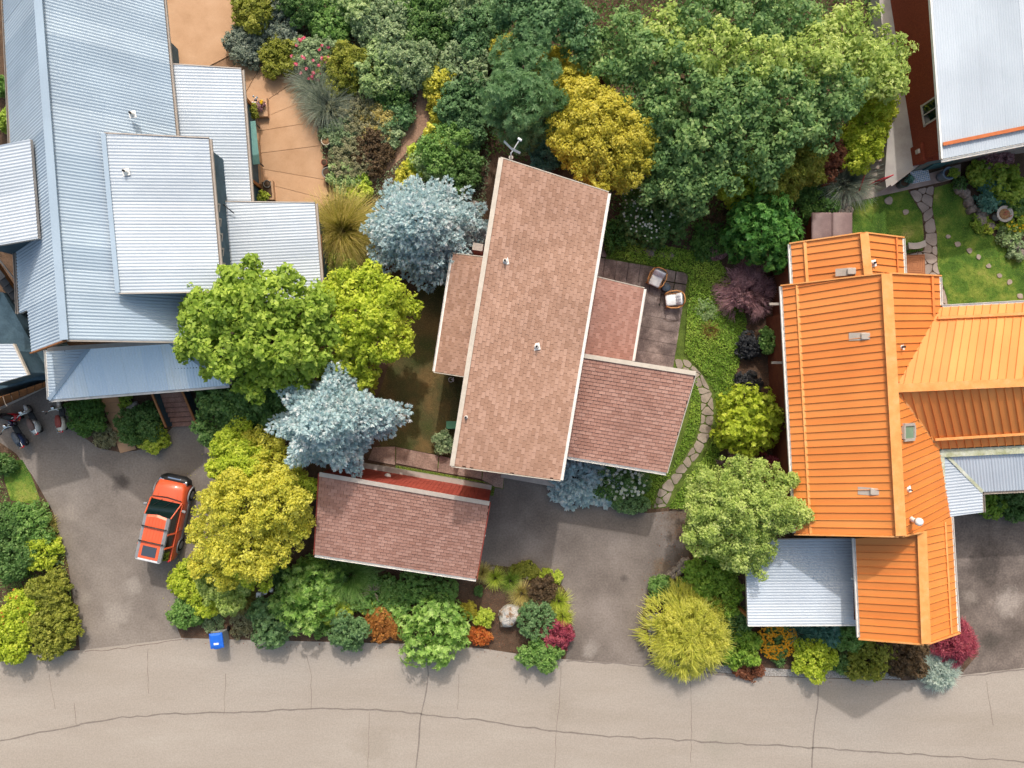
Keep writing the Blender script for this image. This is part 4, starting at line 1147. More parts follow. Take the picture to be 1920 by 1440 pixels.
# white hipped roof at the east side
k0, k1, k2, k3 = W(1770, 850, 4.5), W(1841, 922, 3.95), W(1843, 961, 3.95), W(1768, 970, 4.4)
wr = mroof(ho, [k0, k1, k2, k3], Vector((1, .05, 0)), 'galvwhite'); m0, m1 = W(2200, 832, 4.5), W(2200, 905, 3.95)
corrugated(wr, [k0, m0, m1, k1], k1 - k0 + Vector((-1.2, 0, 0)) * 1.3, M['galvwhite'])
mb = MB(); mb.slab(flat((k0, m0, m1, k1), .03), .14); mb.build('roof_deck', M['greytrim'], wr)
bar(wr, 'hip_cap', k0, k1, .14, .03, M['mossflash'], .035); bar(wr, 'wall_flashing', W(1762, 846, 4.55), W(1766, 971, 4.5), .36, .05, M['mossflash'], .0); bar(wr, 'wall_flashing', W(1762, 850, 4.55), W(2200, 829, 4.55), .36, .05, M['mossflash'], .01)
gutter(wr, k1, k2, (1, 0, 0), M['greytrim']); gutter(wr, k1, m1, (0, -1, 0), M['greytrim'])
for x, y in ((1838, 955), (1900, 905)):
    p = W(x, y, 3.2); mb = MB(); mb.box((p.x - .1, p.y + .1, 1.6), (.14, .14, 3.2)); mb.build('porch_post', M['wood'], ho)
# white carport
cp = empty('white_carport', (0, 0, 0), 'flat white corrugated carport roof on posts beside the orange wing', 'carport')
cq = [W(1397, 1013, 3.1), W(1402, 1172, 2.9), W(1611, 1171, 2.9), W(1604, 1010, 3.1)]
r = mroof(cp, cq, cq[2] - cq[1], 'galvwhite'); bar(r, 'edge_trim', cq[1] + Vector((0, -.03, -.08)), cq[2] + Vector((0, -.03, -.08)), .05, .12, M['whitemetal'])
bar(r, 'edge_trim', cq[0] + Vector((0, .03, -.08)), cq[3] + Vector((0, .03, -.08)), .05, .12, M['greytrim'])
for x, y in ((1405, 1022), (1410, 1163), (1595, 1163), (1590, 1022)):
    p = W(x, y, 2.85); mb = MB(); mb.box((p.x, p.y, 1.42), (.14, .14, 2.84)); mb.build('post', M['wood'], cp)
mb = MB(); mb.sm = True; b_ = W(1596, 1085, 3.1); mb.tube([b_, b_ + Vector((.3, 0, .02))], .05, 10); mb.build('downpipe', M['whitemetal'], cp)

# ------------------------------------------------------------------ white-roofed house (north-east)
hw = empty('white_roof_house', (0, 0, 0), 'rust-red house with white ribbed roof and an orange bar, above the concrete terrace', 'house')
z = 4.2
a0, a1, a2, a3 = W(1742, -60, z), W(1767, 298, z), W(2150, 222, z), W(2150, -60, z)
mb = MB(); mb.slab(flat((a0, a1, a2, a3), .03), .18); r = mb.build('roof', M['greytrim'], hw)
corrugated(r, [a0, a1, a2, a3], a1 - a0, M['galvwhite'], pitch=.12, amp=.013)
bar(r, 'snow_bar', W(1767, 271, z + .08), W(2150, 193, z + .08), .16, .06, M['rustbar'], .02); gutter(r, a1 + Vector((0, -.02, 0)), a2 + Vector((0, -.02, 0)), (0, -1, 0), M['whitemetal'])
bar(r, 'rake_trim', a0 + Vector((-.05, 0, -.1)), a1 + Vector((-.05, 0, -.1)), .08, .17, M['whitemetal'])
b0, b1, b2, b3 = W(1660, -60, TZ), W(1717, 308, TZ), W(2150, 228, TZ), W(2150, -60, TZ)
mb = MB(); mb.prism([tuple(p)[:2] for p in (b0, b1, b2, b3)], TZ - 1.0, z - .2); mb.build('wall', M['brickred'], hw)
wn_ = Vector((-(b1 - b0).y, (b1 - b0).x, 0)); wn_ = wn_ if wn_.x < 0 else -wn_; wn_.normalize()
q = lerp(b0, b1, .80); window(hw, (q.x, q.y, 2.95), .95, 1.2, wn_, M['cream'], M['glass'])
mb = MB(); q = lerp(b0, b1, .955); mb.box((q.x - .13, q.y, 1.75), (.22, .2, .26), rz=.15); mb.build('meter_box', M['cream'], hw)
q = lerp(b0, b1, .93); mb = MB(); mb.box((q.x + .15, q.y - .3, 1.55), (.5, .9, .9), rz=.15); mb.build('wall_bay', M['brickred'], hw)
s0, s1 = W(1716, 325, 0), W(2150, 235, 0)
mb = MB(); mb.prism([tuple(p)[:2] for p in (lerp(b1, b2, .02) + Vector((0, -.12, 0)), b2 + Vector((0, -.12, 0)), b2, lerp(b1, b2, .02))], 0, TZ + .05); mb.build('basement_wall', M['greenwall'], hw)
mb = MB(); q = lerp(b1, b2, .12); mb.box((q.x, q.y - .17, .55), (1.0, .06, 1.05), rz=.19); mb.build('basement_door', M['mat_teal'], hw)

# terrace stairs with red rails
ts = empty('terrace_stairs', (0, 0, 0), 'short flight of weathered steps with red handrails up to the terrace', 'stairs')
for i in range(6):
    z = TZ * (1 - (i + .5) / 6); y = 262 + i * 14; x = 1655 - i * 3
    slab_piece(ts, 'step', [tuple(p)[:2] for p in (W(x - 24 + i * 1, y, z), W(x + 6, y - 4, z), W(x + 4, y + 12, z), W(x - 26, y + 14, z))], 0, z, M['concpink'], .012)
for a, b_ in (((1625, 318, 1.4), (1611, 358, .95)), ((1675, 328, 1.9), (1640, 341, 1.2))):
    p, q = W(*a), W(*b_); mb = MB(); mb.sm = True; mb.tube([p, q], .035, 8)
    for s in (p, q): mb.tube([s, Vector((s.x, s.y, .02))], .025, 8)
    mb.build('handrail', M['railred'], ts)

# ------------------------------------------------------------------ trees and plants
def finish(name, label, cat, group, base, parts, stem_r, top, limbs):
    """parts: list of (part name, quads, v, palette)"""
    root = empty(name, base, label, cat, group)
    for pn, P, v, pal in parts:
        link(pn, quads_mesh(pn, P, v, LM[pal], base), root)
    trunk_part(root, base, top, stem_r, limbs, base)
    return root


def tree(name, label, lobes, pal, hz, cat='tree', group='garden trees', L=.15, rc=.34, cov=1.0, base=None, r=.14, mode='leaf', wid=.6, sq=.75, mix=None, fill=.2, rag=.2):
    """lobes: (px, py, radius px, top height)"""
    W3 = []; L *= 1.2; cov *= .76
    for px, py, rp, ht in lobes:
        rr = rp / S * (H - ht * .8) / H; rz = min(rr * sq, ht * .45)
        c = W(px, py, ht - rz * .8); W3.append((c.x, c.y, ht - rz, rr * .82, rr * .82, rz * .9))
        for s_ in range(3):
            a_ = U(0, 6.283); q_ = rr * U(.62, .88); k_ = rr * U(.26, .42)
            W3.append((c.x + q_ * math.cos(a_), c.y + q_ * math.sin(a_), ht - rz + U(-.25, .55) * rz, k_, k_, k_ * .8))
    b = W(base[0], base[1], 0) if base else Vector((sum(l[0] for l in W3) / len(W3), sum(l[1] for l in W3) / len(W3), 0))
    b.z = hz
    parts = []
    if mix:      # some lobes in another tint
        A = [l for i, l in enumerate(W3) if i // 4 not in mix[1]]; B = [l for i, l in enumerate(W3) if i // 4 in mix[1]]
        parts = [('crown', *leafy(A, L, rc, cov, wid, mode, fill, rag), pal), ('crown', *leafy(B, L, rc, cov, wid, mode, fill, rag), mix[0])]
    else: parts = [('crown', *leafy(W3, L, rc, cov, wid, mode, fill, rag), pal)]
    top = Vector((b.x, b.y, max(l[2] for l in W3))); top.x = lerp(b.x, sum(l[0] for l in W3) / len(W3), .6); top.y = lerp(b.y, sum(l[1] for l in W3) / len(W3), .6)
    limbs = [(l[0], l[1], l[2] - .1) for l in W3[:40:4]]
    return finish(name, label, cat, group, b, parts, r, top, limbs)


def shrub(label, px, py, rp, h, pal, kind='leaf', L=.09, rc=.17, name='shrub', cat='shrub', group='garden shrubs', k=6, cov=1.0, sq=1.0, rot=0.0, z0=0.0, flowers=None, wid=.6, lean=(0, 0), n=1400, w=.016, rag=.16, extra=None):
    L *= 1.44; cov *= .8; rp *= 1.09
    c = W(px, py, z0 + h * .55); r = rp / S * (H - h * .55 - z0) / H
    b = Vector((c.x, c.y, z0))
    parts = []
    if kind == 'grass':
        parts.append(('blades', *grass(c.x, c.y, r, h, n, w, lean, z0), pal))
    elif kind == 'thread':
        lb = jitter_lobes(c.x, c.y, r * .8, h, k, z0, sq)
        P, v = leafy(lb, .1, .2, .6, .5, 'leaf', .2, rag)
        m = n; nc = max(24, m // 38); ci = RG.integers(0, nc, m); a = RG.uniform(0, 6.283, nc)[ci] + RG.normal(0, .07, m); q = np.clip(np.sqrt(RG.uniform(0.01, .85, nc))[ci] + RG.normal(0, .06, m), 0, .97)
        zz = z0 + h * np.sqrt(np.maximum(.05, 1 - q * q)) * RG.uniform(.62, 1.02, nc)[ci] * RG.uniform(.93, 1.03, m)
        base = np.stack([c.x + r * q * np.cos(a), c.y + r * q * np.sin(a) * sq, zz], 1)
        d = np.stack([np.cos(a) * (.3 + q), np.sin(a) * (.3 + q), .6 - .5 * q], 1) + RG.normal(0, .45, (nc, 3))[ci] + RG.normal(0, .35, (m, 3))
        st_ = strips(base, d, r * RG.uniform(.1, .3, m), w * RG.uniform(.8, 1.4, m), RG.uniform(.2, .5, m), 3)
        P = np.concatenate([P] + st_); v = np.concatenate([v] + [np.clip(RG.uniform(.1, .6, m) + .16 * s, 0, 1) for s in range(3)])
        parts.append(('crown', P, v, pal))
    elif kind == 'spruce':
        parts.append(('crown', *spruce(c.x, c.y, r, h, z0=z0 + .1, dens=.9, nl=L), pal))
    else:
        mode = 'whorl' if kind == 'whorl' else 'leaf'
        lb = [(c.x, c.y, z0 + h * .48, r * .95, r * .95 * sq, h * .5)] if kind == 'ball' else jitter_lobes(c.x, c.y, r, h, k, z0, sq, rot)
        parts.append(('crown', *leafy(lb, L, rc, cov, wid, mode, .2, .05 if kind == 'ball' else rag), pal))
    if flowers:
        fp, nf, fs_ = flowers
        a = RG.uniform(0, 6.283, nf); q = np.sqrt(RG.uniform(0.05, .95, nf))
        fx = c.x + r * .95 * q * np.cos(a); fy = c.y + r * .95 * q * np.sin(a) * sq; fz = z0 + h * (.5 + .5 * np.sqrt(np.maximum(0, 1 - q * q))) + .03
        kk = 7; i = np.repeat(np.arange(nf), kk); ang = np.tile(np.arange(kk) * 6.283 / kk, nf)
        rd = np.stack([np.cos(ang), np.sin(ang), np.full(nf * kk, .25)], 1)
        pos = np.stack([fx, fy, fz], 1)[i] + rd * fs_ * .3
        P = leaves(pos, unit(np.array([0, 0, 1.0]) + .5 * RG.normal(0, .5, (nf * kk, 3))), rd, fs_ * .6 * RG.uniform(.8, 1.2, nf * kk), .8)
        parts.append(('blossoms', P, RG.uniform(0, 1, nf * kk), fp))
    if extra: parts.append(extra(c, r, h))
    return finish(name, label, cat, group, b, parts, max(.02, min(.06, r * .08)), Vector((b.x, b.y, z0 + h * .45)),
                  [(b.x + r * .4 * math.cos(t), b.y + r * .4 * math.sin(t), z0 + h * .5) for t in (0, 2.1, 4.2)])


# --- big trees
tree('maple_tree', 'broad bright green maple overlapping the silver roofs and porch', [(395, 585, 52, 7.2), (445, 530, 38, 7.4), (470, 505, 24, 7.0), (440, 580, 60, 8.0), (500, 560, 58, 7.8), (375, 640, 45, 6.6), (430, 650, 60, 7.4), (500, 640, 65, 7.6), (560, 590, 52, 7.0), (580, 640, 55, 6.6), (545, 690, 50, 6.0), (470, 700, 45, 6.0), (400, 690, 28, 5.6), (600, 560, 34, 6.4), (358, 590, 22, 6.0), (350, 660, 22, 5.6), (545, 530, 30, 7.0)], 'bright', 0, L=.2, rc=.36, base=(520, 660), r=.17)
tree('yellow_green_tree', 'yellow-green leafy tree between the maple and the dry lawn', [(640, 545, 42, 5.4), (690, 530, 38, 5.2), (660, 600, 55, 6.0), (715, 580, 52, 5.6), (750, 570, 36, 4.6), (700, 640, 50, 5.4), (740, 630, 42, 4.6), (660, 660, 48, 5.2), (690, 690, 36, 4.4), (640, 710, 40, 4.2), (615, 690, 30, 4.2), (670, 720, 34, 3.8), (620, 560, 30, 5.0)], 'yg', 0, L=.14, rc=.26, base=(700, 620))
tree('laurel_tree', 'dark green laurel mass under the maple beside the front steps', [(430, 745, 52, 3.6), (480, 740, 55, 4.0), (400, 790, 40, 2.6), (450, 800, 50, 3.2), (510, 770, 50, 3.6), (540, 740, 45, 3.8), (500, 810, 40, 2.8), (395, 745, 28, 3.0)], 'dark', 0, L=.15, rc=.28, base=(470, 780))
tree('golden_tree', 'large golden yellow tree beside the orange car', [(455, 880, 55, 5.0), (520, 890, 52, 4.8), (424, 862, 40, 4.0), (406, 950, 44, 4.4), (450, 950, 70, 6.0), (520, 955, 60, 5.6), (410, 1010, 46, 4.4), (460, 1030, 62, 5.2), (520, 1020, 50, 4.6), (555, 980, 35, 4.4), (384, 1045, 34, 3.2), (372, 990, 26, 3.0), (420, 1080, 34, 3.4), (480, 1075, 40, 3.8), (560, 920, 34, 4.2), (440, 830, 42, 3.8), (490, 840, 45, 4.0)], 'yellow', 0, L=.11, rc=.24, base=(470, 970), cov=.95, mix=('yg', {0, 2, 13, 14, 15}))
tree('great_maple', 'huge dark green maple filling the garden behind the orange house', [(1160, 120, 46, 4.9), (1210, 180, 48, 5.2), (1230, 110, 55, 5.7), (1250, 60, 60, 5.5), (1290, 160, 65, 6.1), (1340, 90, 60, 6.1), (1380, 180, 65, 6.3), (1430, 110, 60, 6.1), (1470, 180, 65, 5.9), (1520, 100, 58, 5.7), (1560, 160, 60, 5.2), (1620, 120, 58, 4.8), (1660, 150, 48, 4.4), (1260, 240, 60, 5.2), (1320, 260, 60, 5.7), (1400, 260, 62, 5.7), (1470, 250, 58, 5.4), (1245, 292, 40, 4.6), (1290, 330, 55, 4.8), (1250, 350, 45, 4.2), (1350, 320, 42, 4.8), (1530, 230, 50, 4.6), (1310, 30, 60, 5.5), (1400, 30, 60, 5.7), (1490, 40, 60, 5.2), (1590, 50, 55, 4.8), (1180, 60, 50, 4.8), (1100, 90, 45, 4.3), (1240, 215, 30, 5.6), (1665, 90, 45, 4.3), (1300, 390, 26, 3.8), (1440, 310, 40, 4.8)], 'maple', 0, L=.17, rc=.36, base=(1370, 220), r=.3, cov=.85, mix=('willow', {5, 7, 9, 11, 12, 3, 25, 29}), rag=.24)
tree('golden_maple', 'mustard yellow maple against the north end of the brown-shingled roof', [(1095, 185, 50, 4.8), (1070, 240, 46, 4.8), (1150, 210, 44, 5.2), (1120, 230, 52, 5.2), (1060, 260, 34, 4.0), (1100, 280, 48, 4.8), (1150, 280, 48, 5.0), (1130, 320, 42, 4.4), (1180, 310, 42, 4.6), (1160, 345, 26, 3.6), (1210, 290, 34, 4.4), (1060, 160, 36, 3.8), (1080, 140, 30, 3.6), (1190, 255, 40, 5.2)], 'gold', 0, L=.11, rc=.24, base=(1120, 250))
tree('dark_pine', 'dark green pine beside the antenna at the brown roof', [(960, 150, 48, 5.0), (1000, 130, 44, 5.0), (980, 180, 58, 6.2), (940, 200, 42, 4.6), (1020, 190, 40, 5.0), (960, 230, 40, 4.4), (1010, 235, 34, 4.2), (990, 90, 40, 4.6), (950, 105, 36, 4.2), (985, 260, 26, 3.4)], 'pine', 0, L=.17, rc=.3, mode='whorl', wid=.24, cov=.75, base=(980, 180))
tree('birch_tree', 'airy pale green tree leaning over the orange roof edge by the carport', [(1330, 910, 42, 4.4), (1380, 900, 44, 4.8), (1440, 910, 48, 5.2), (1340, 960, 52, 5.0), (1400, 960, 58, 5.8), (1460, 960, 48, 5.6), (1325, 1000, 42, 4.4), (1385, 1010, 50, 5.0), (1430, 1000, 45, 5.0), (1490, 960, 30, 5.4), (1420, 1045, 34, 4.2), (1375, 1040, 34, 4.0), (1320, 975, 38, 4.4), (1480, 900, 22, 5.2), (1508, 970, 16, 5.2)], 'willow', 0, L=.1, rc=.24, cov=.85, base=(1390, 960), rag=.3)
tree('rhododendron', 'yellow-green rhododendron beside the flagstone path and the orange wall', [(1400, 770, 42, 2.6), (1375, 790, 36, 2.2), (1430, 780, 38, 2.6), (1400, 810, 44, 2.6), (1435, 815, 30, 2.2), (1370, 760, 26, 2.0), (1360, 815, 24, 1.6), (1400, 838, 24, 1.6), (1430, 750, 24, 2.2)], 'yg', 0, L=.13, rc=.2, mode='whorl', wid=.4, r=.07, cov=.8, cat='shrub', group='garden shrubs')
tree('hinoki_cypress', 'deep green hinoki cypress behind the spa cover', [(1400, 400, 34, 2.6), (1440, 390, 38, 3.2), (1470, 410, 34, 2.8), (1430, 430, 46, 3.8), (1470, 450, 36, 3.0), (1400, 440, 36, 2.8), (1440, 475, 36, 2.8), (1410, 470, 26, 2.2), (1372, 445, 22, 1.8), (1465, 490, 22, 2.0), (1485, 430, 24, 2.4), (1375, 475, 18, 1.4)], 'hinoki', 0, L=.15, rc=.2, mode='whorl', wid=.45, cov=.8, r=.1)

# --- spruces
def spruce_tree(label, px, py, rp, h, lf=None, dens=1.2, z0=1.0):
    k = z0 + (h - z0) * .25
    c = W(px, py, k); b = Vector((c.x, c.y, 0))
    P, v = spruce(c.x, c.y, rp / S * (H - k) / H, h, lf, z0, dens, .17)
    return finish('blue_spruce', label, 'tree', 'blue spruces', b, [('crown', P, v, 'spruce')], .16, Vector((b.x, b.y, h * .97)), [])
spruce_tree('dense round blue spruce north-west of the brown-shingled roof', 792, 432, 104, 5.8, lambda a: 1 + .06 * math.sin(3 * a), 1.2, 1.4)
def arms(a):
    s = .6
    for c, w, g in ((1.5, .2, .5), (2.5, .24, .5), (3.2, .2, .45), (3.85, .22, .45), (.3, .45, .5), (5.0, .3, .2)):
        d = (a - c + math.pi) % (2 * math.pi) - math.pi; s += g * math.exp(-(d / w) ** 2)
    return s
spruce_tree('star-shaped pale blue spruce at the corner of the red garage roof', 626, 794, 118, 7.6, arms, 1.3, 3.6)
shrub('small silvery-blue spruce branch mound tucked against the west side of the brown roof', 878, 430, 40, 2.0, 'spruce', 'leaf', L=.12, rc=.18, wid=.3, name='blue_shrub')

# --- front garden along the street
SG = 'shrubs in the street garden'
shrub('large glossy rhododendron, upper one of the pair by the golden tree', 585, 1085, 46, 2.0, 'rhodo', 'whorl', L=.15, rc=.17, wid=.36, group=SG)
shrub('large glossy rhododendron with a rusty tip, lower one of the pair by the golden tree', 570, 1135, 54, 2.0, 'rhodo', 'whorl', L=.15, rc=.17, wid=.36, group=SG)
shrub('dark small-leaved round shrub at the kerb below the rhododendron pair', 510, 1165, 45, 1.4, 'boxgrey', 'whorl', L=.1, rc=.14, wid=.36, group=SG)
shrub('olive green shrub spilling from the rhododendrons toward the utility posts', 545, 1130, 34, 1.5, 'box', 'whorl', L=.13, rc=.16, wid=.36, group=SG)
shrub('low dark green shrub beside the utility posts', 535, 1085, 26, .9, 'dark', group=SG)
shrub('small cone-shaped clipped shrub jutting over the kerb', 655, 1187, 36, 1.5, 'boxgrey', 'leaf', L=.08, rc=.12, group=SG, k=4)
shrub('small bright yellow-green bush above the cone-shaped shrub', 638, 1147, 23, .8, 'lime', L=.08, rc=.1, group=SG)
shrub('rust-coloured low bush in the street garden', 718, 1170, 42, .6, 'rust', L=.07, rc=.12, group=SG, sq=.52)
shrub('big pale green rhododendron bulging over the kerb', 815, 1186, 64, 1.8, 'rhodo', 'whorl', L=.14, rc=.16, wid=.38, group=SG, k=8)
shrub('round clipped box shrub touching the garage gutter', 780, 1095, 32, 1.3, 'box', 'ball', L=.07, rc=.12, group=SG)
shrub('squarish clipped box shrub, second from the garage corner', 832, 1106, 26, 1.2, 'box', 'ball', L=.07, rc=.12, group=SG)
shrub('feathery green grass clump under the garage eave', 655, 1080, 44, 1.0, 'box', 'grass', name='grass_clump', cat='grass', group=SG, n=2200, w=.018)
shrub('spreading green azalea with bare pale twigs', 700, 1112, 48, .8, 'box', L=.1, rc=.15, group=SG, sq=.7, cov=.8)
shrub('low lime-green band of leaves below the bare-twigged azalea', 705, 1132, 46, .45, 'lime', L=.1, rc=.13, group=SG, sq=.32)
shrub('low green leafy strip beside the twiggy azalea toward the box shrubs', 755, 1125, 28, .6, 'box', L=.1, rc=.14, group=SG)
shrub('small golden ball shrub, first of two before the boulder', 876, 1145, 17, .7, 'gold', L=.06, rc=.09, group=SG, k=4)
shrub('small lime-gold ball shrub touching the boulder side', 908, 1158, 19, .75, 'lime', L=.06, rc=.09, group=SG, k=4)
shrub('tiny yellow tuft between the pale rhododendron and the box shrub', 848, 1143, 9, .4, 'gold', L=.05, rc=.07, group=SG, k=3)
shrub('low orange-red barberry at the kerb beside the boulder', 898, 1192, 26, .5, 'coral', L=.06, rc=.1, group=SG, sq=.6)
shrub('tiny green tuft on the mulch below the garage corner', 897, 1107, 10, .35, 'dark', L=.06, rc=.08, group=SG, k=4)
for px, py, r, pal, lab in ((905, 1074, 15, 'straw', 'yellowish grass tuft right at the garage corner'), (928, 1085, 17, 'lime', 'lime grass tuft, second from the garage corner'), (957, 1090, 19, 'grass', 'fresh green grass tuft in the middle of the driveway bed'), (978, 1114, 24, 'straw', 'straw-coloured fountain grass above the boulder'), (1048, 1128, 22, 'lime', 'spiky yellow grass at the driveway edge, upper tuft'), (1056, 1157, 16, 'lime', 'spiky yellow grass at the driveway edge, lower tuft')):
    shrub(lab, px, py, r, .45, pal, 'grass', name='grass_tuft', cat='grass', group='grass tufts in the street garden', n=500, w=.016)
shrub('low yellow-green sedum rim at the top of the driveway bed', 985, 1070, 26, .3, 'olive', L=.06, rc=.1, group=SG, sq=.4)
shrub('low golden sedum at the curve of the driveway bed', 1030, 1083, 22, .35, 'lime', L=.06, rc=.1, group=SG, sq=.7)
shrub('brownish-green mounded shrub beside the driveway', 1015, 1107, 26, .9, 'brown', L=.07, rc=.12, group=SG)
shrub('smooth green dome shrub right beside the boulder', 1005, 1163, 35, 1.2, 'boxgrey', 'ball', L=.06, rc=.11, group=SG)
shrub('dark red barberry ball at the driveway mouth', 1045, 1190, 29, 1.0, 'red', L=.06, rc=.12, group=SG)
shrub('green dome shrub at the street corner of the driveway', 1015, 1225, 36, 1.1, 'box', 'leaf', L=.08, rc=.12, group=SG, sq=.8)
shrub('yellow-green bush at the foot of the golden tree facing the bin', 352, 1150, 30, 1.0, 'box', L=.09, rc=.14, group=SG)
shrub('lime edge bush between the orange car and the street garden', 350, 1085, 33, 1.4, 'yg', L=.09, rc=.15, group=SG)
shrub('soft grey-green shrub under the golden tree', 425, 1095, 52, 2.2, 'willow', L=.09, rc=.16, group=SG)
shrub('lime shrub on the street side under the golden tree', 385, 1125, 32, 1.2, 'yg', L=.09, rc=.15, group=SG)
shrub('straw grass clump beside the utility posts', 455, 1120, 28, .5, 'goldgrass', 'grass', name='grass_clump', cat='grass', group=SG, n=700)
shrub('low dusty plant on the mulch between bin and rhododendron', 455, 1168, 26, .3, 'dusty', L=.06, rc=.1, group=SG, cov=.6)
shrub('small mossy plant beside the recycling bin', 400, 1165, 22, .25, 'sage', L=.06, rc=.1, group=SG, cov=.5)
shrub('dark shrub in the shade behind the garage and golden tree', 625, 1065, 28, 1.2, 'dark', L=.1, rc=.15, group=SG)

# --- island east of the drive
IG = 'shrubs east of the driveway'
shrub('huge golden threadleaf cypress spilling over the street corner', 1290, 1188, 80, 2.0, 'thread', 'thread', group=IG, n=5200, w=.035, k=8)
shrub('bright green leafy mound, upper one beside the drive', 1340, 1065, 46, 1.5, 'cover', L=.1, rc=.14, group=IG)
shrub('bright green leafy mound, lower one beside the cypress', 1345, 1125, 46, 1.4, 'cover', L=.1, rc=.14, group=IG)
shrub('low green juniper on the stone edging of the drive', 1255, 1105, 40, .7, 'box', 'leaf', L=.1, rc=.14, wid=.35, group=IG, sq=.55)
shrub('green shrub between the threadleaf cypress and the orange flowers', 1388, 1215, 38, 1.1, 'cover', L=.1, rc=.14, group=IG)
shrub('brownish low plant at the kerb beside the threadleaf cypress', 1405, 1252, 26, .4, 'redbrown', L=.07, rc=.11, group=IG)
shrub('dark green leaves under the birch by the carport', 1375, 1175, 34, .9, 'dark', L=.1, rc=.15, group=IG)
OG = 'shrubs along the orange house front'
shrub('patch of bright orange daisies below the white carport', 1455, 1198, 38, .6, 'dark', L=.08, rc=.12, group=OG, flowers=('orangef', 420, .11), name='flower_bed', cat='flowers')
shrub('tufted green iris leaves below the white carport', 1500, 1190, 24, .6, 'bluegreen', 'grass', name='iris_clump', cat='plant', group=OG, n=500, w=.03)
shrub('small blue-green spruce below the carport edge', 1548, 1182, 30, 1.0, 'bluegreen', 'spruce', L=.12, group=OG)
shrub('mid-green shrub below the corner of the orange wing', 1598, 1192, 32, 1.2, 'box', L=.1, rc=.15, group=OG)
shrub('yellow-green spirea, first one below the carport', 1524, 1236, 40, 1.1, 'yg', L=.09, rc=.13, group=OG)
shrub('dark green low shrub between the two yellow spireas', 1575, 1238, 20, .7, 'dark', L=.08, rc=.12, group=OG)
shrub('yellow-green spirea with bronze tips below the orange wing', 1632, 1240, 40, 1.1, 'olive', L=.09, rc=.13, group=OG)
shrub('dusky brown shrub in the shade below the orange gable', 1693, 1228, 42, 1.2, 'brown', L=.08, rc=.14, group=OG)
shrub('crimson laceleaf maple below the orange gable corner', 1788, 1207, 44, 1.5, 'red', 'thread', name='japanese_maple', cat='tree', group=OG, n=2200, w=.02)
shrub('silvery white shrub at the kerb under the crimson maple', 1760, 1256, 40, .9, 'silver', 'thread', group=OG, n=2200, w=.018)
shrub('tiny dark plant on the gravel near the orange daisies', 1460, 1232, 17, .4, 'dark', L=.07, rc=.1, group=OG, k=4)
shrub('brown grass tuft between the spireas near the wing', 1570, 1210, 22, .5, 'brown', 'grass', name='grass_tuft', cat='grass', group=OG, n=500)
shrub('green shrub under the white hipped roof edge beside the east drive', 1858, 945, 30, .8, 'cover', L=.1, rc=.15, group=OG)
shrub('dark green shrub under the white hipped roof, farther along', 1910, 940, 38, 1.2, 'dark', L=.1, rc=.16, group=OG)

# --- east garden and side beds
EG = 'shrubs in the side garden'
shrub('pinkish laceleaf maple dome beside the north-west corner of the orange roof', 1403, 543, 52, 1.3, 'purple', 'thread', name='japanese_maple', cat='tree', group=EG, n=2600, w=.022)
shrub('almost black leafy shrub, upper one of two by the orange wall', 1406, 648, 25, .8, 'black', L=.08, rc=.12, group=EG)
shrub('almost black leafy shrub, lower one of two by the orange wall', 1404, 722, 25, .8, 'black', L=.08, rc=.12, group=EG)
shrub('green shrub pressed against the brown wall of the orange house', 1447, 638, 24, 1.2, 'box', L=.09, rc=.13, group=EG)
shrub('maroon barberry peeking out above the airy birch', 1390, 872, 36, 1.2, 'purple', 'thread', group=EG, n=1200, w=.02)
shrub('pink-tipped barberry against the orange wall', 1440, 880, 28, 1.2, 'red', 'thread', group=EG, n=800, w=.018)
shrub('rhododendron with white blossom beside the brown roof and deck', 1225, 390, 64, 1.9, 'dark', L=.11, rc=.17, group=EG, flowers=('whitef', 170, .1), k=8)
shrub('silvery feathery plant in the green ground cover', 1325, 582, 22, .25, 'variegated', L=.06, rc=.1, group=EG, cov=.5)
shrub('tawny grass tuft in the ground cover', 1332, 620, 16, .3, 'redbrown', 'grass', name='grass_tuft', cat='grass', group=EG, n=250)
shrub('brown-green low plants under the great maple edge', 1350, 420, 34, .5, 'brown', L=.08, rc=.13, group=EG)
shrub('low green plants between the maple and the deck rocks', 1330, 450, 36, .6, 'coverdark', L=.09, rc=.14, group=EG)
shrub('dark green mat of leaves along the north-east wall of the brown house', 1150, 440, 28, .6, 'coverdark', L=.09, rc=.14, group=EG)
shrub('wine-red low plant above the pinkish maple', 1345, 470, 20, .4, 'purple', L=.07, rc=.1, group=EG)
shrub('yellow broom bush at the terrace edge, upper one', 1640, 205, 44, 3.0, 'yg', L=.09, rc=.18, group=EG)
shrub('yellow broom bush at the terrace edge, lower one', 1615, 275, 46, 2.6, 'yg', L=.09, rc=.18, group=EG)
shrub('yellow-green broom under the great maple', 1450, 335, 60, 3.2, 'olive', L=.09, rc=.2, group=EG)
shrub('lime broom between hinoki and the great maple', 1395, 345, 50, 2.8, 'yg', L=.09, rc=.2, group=EG)
shrub('olive broom beside the copper bush', 1505, 300, 44, 3.0, 'olive', L=.09, rc=.2, group=EG)
shrub('copper-brown bush under the great maple', 1548, 295, 44, 2.2, 'redbrown', L=.08, rc=.16, group=EG)
shrub('copper-brown feathery bush beyond the golden maple', 1120, 145, 26, 3.4, 'redbrown', 'thread', group=EG, n=900, w=.02)
shrub('grey-green feathery grass beside the terrace steps', 1590, 338, 42, 1.2, 'lav', 'grass', name='grass_clump', cat='grass', group=EG, n=1500, w=.02)
shrub('dark green creeping mound above the spa cover', 1535, 368, 46, .8, 'coverdark', L=.08, rc=.14, group=EG)
shrub('green creeping mound beside the hinoki toward the steps', 1500, 350, 34, .9, 'coverdark', L=.08, rc=.14, group=EG)
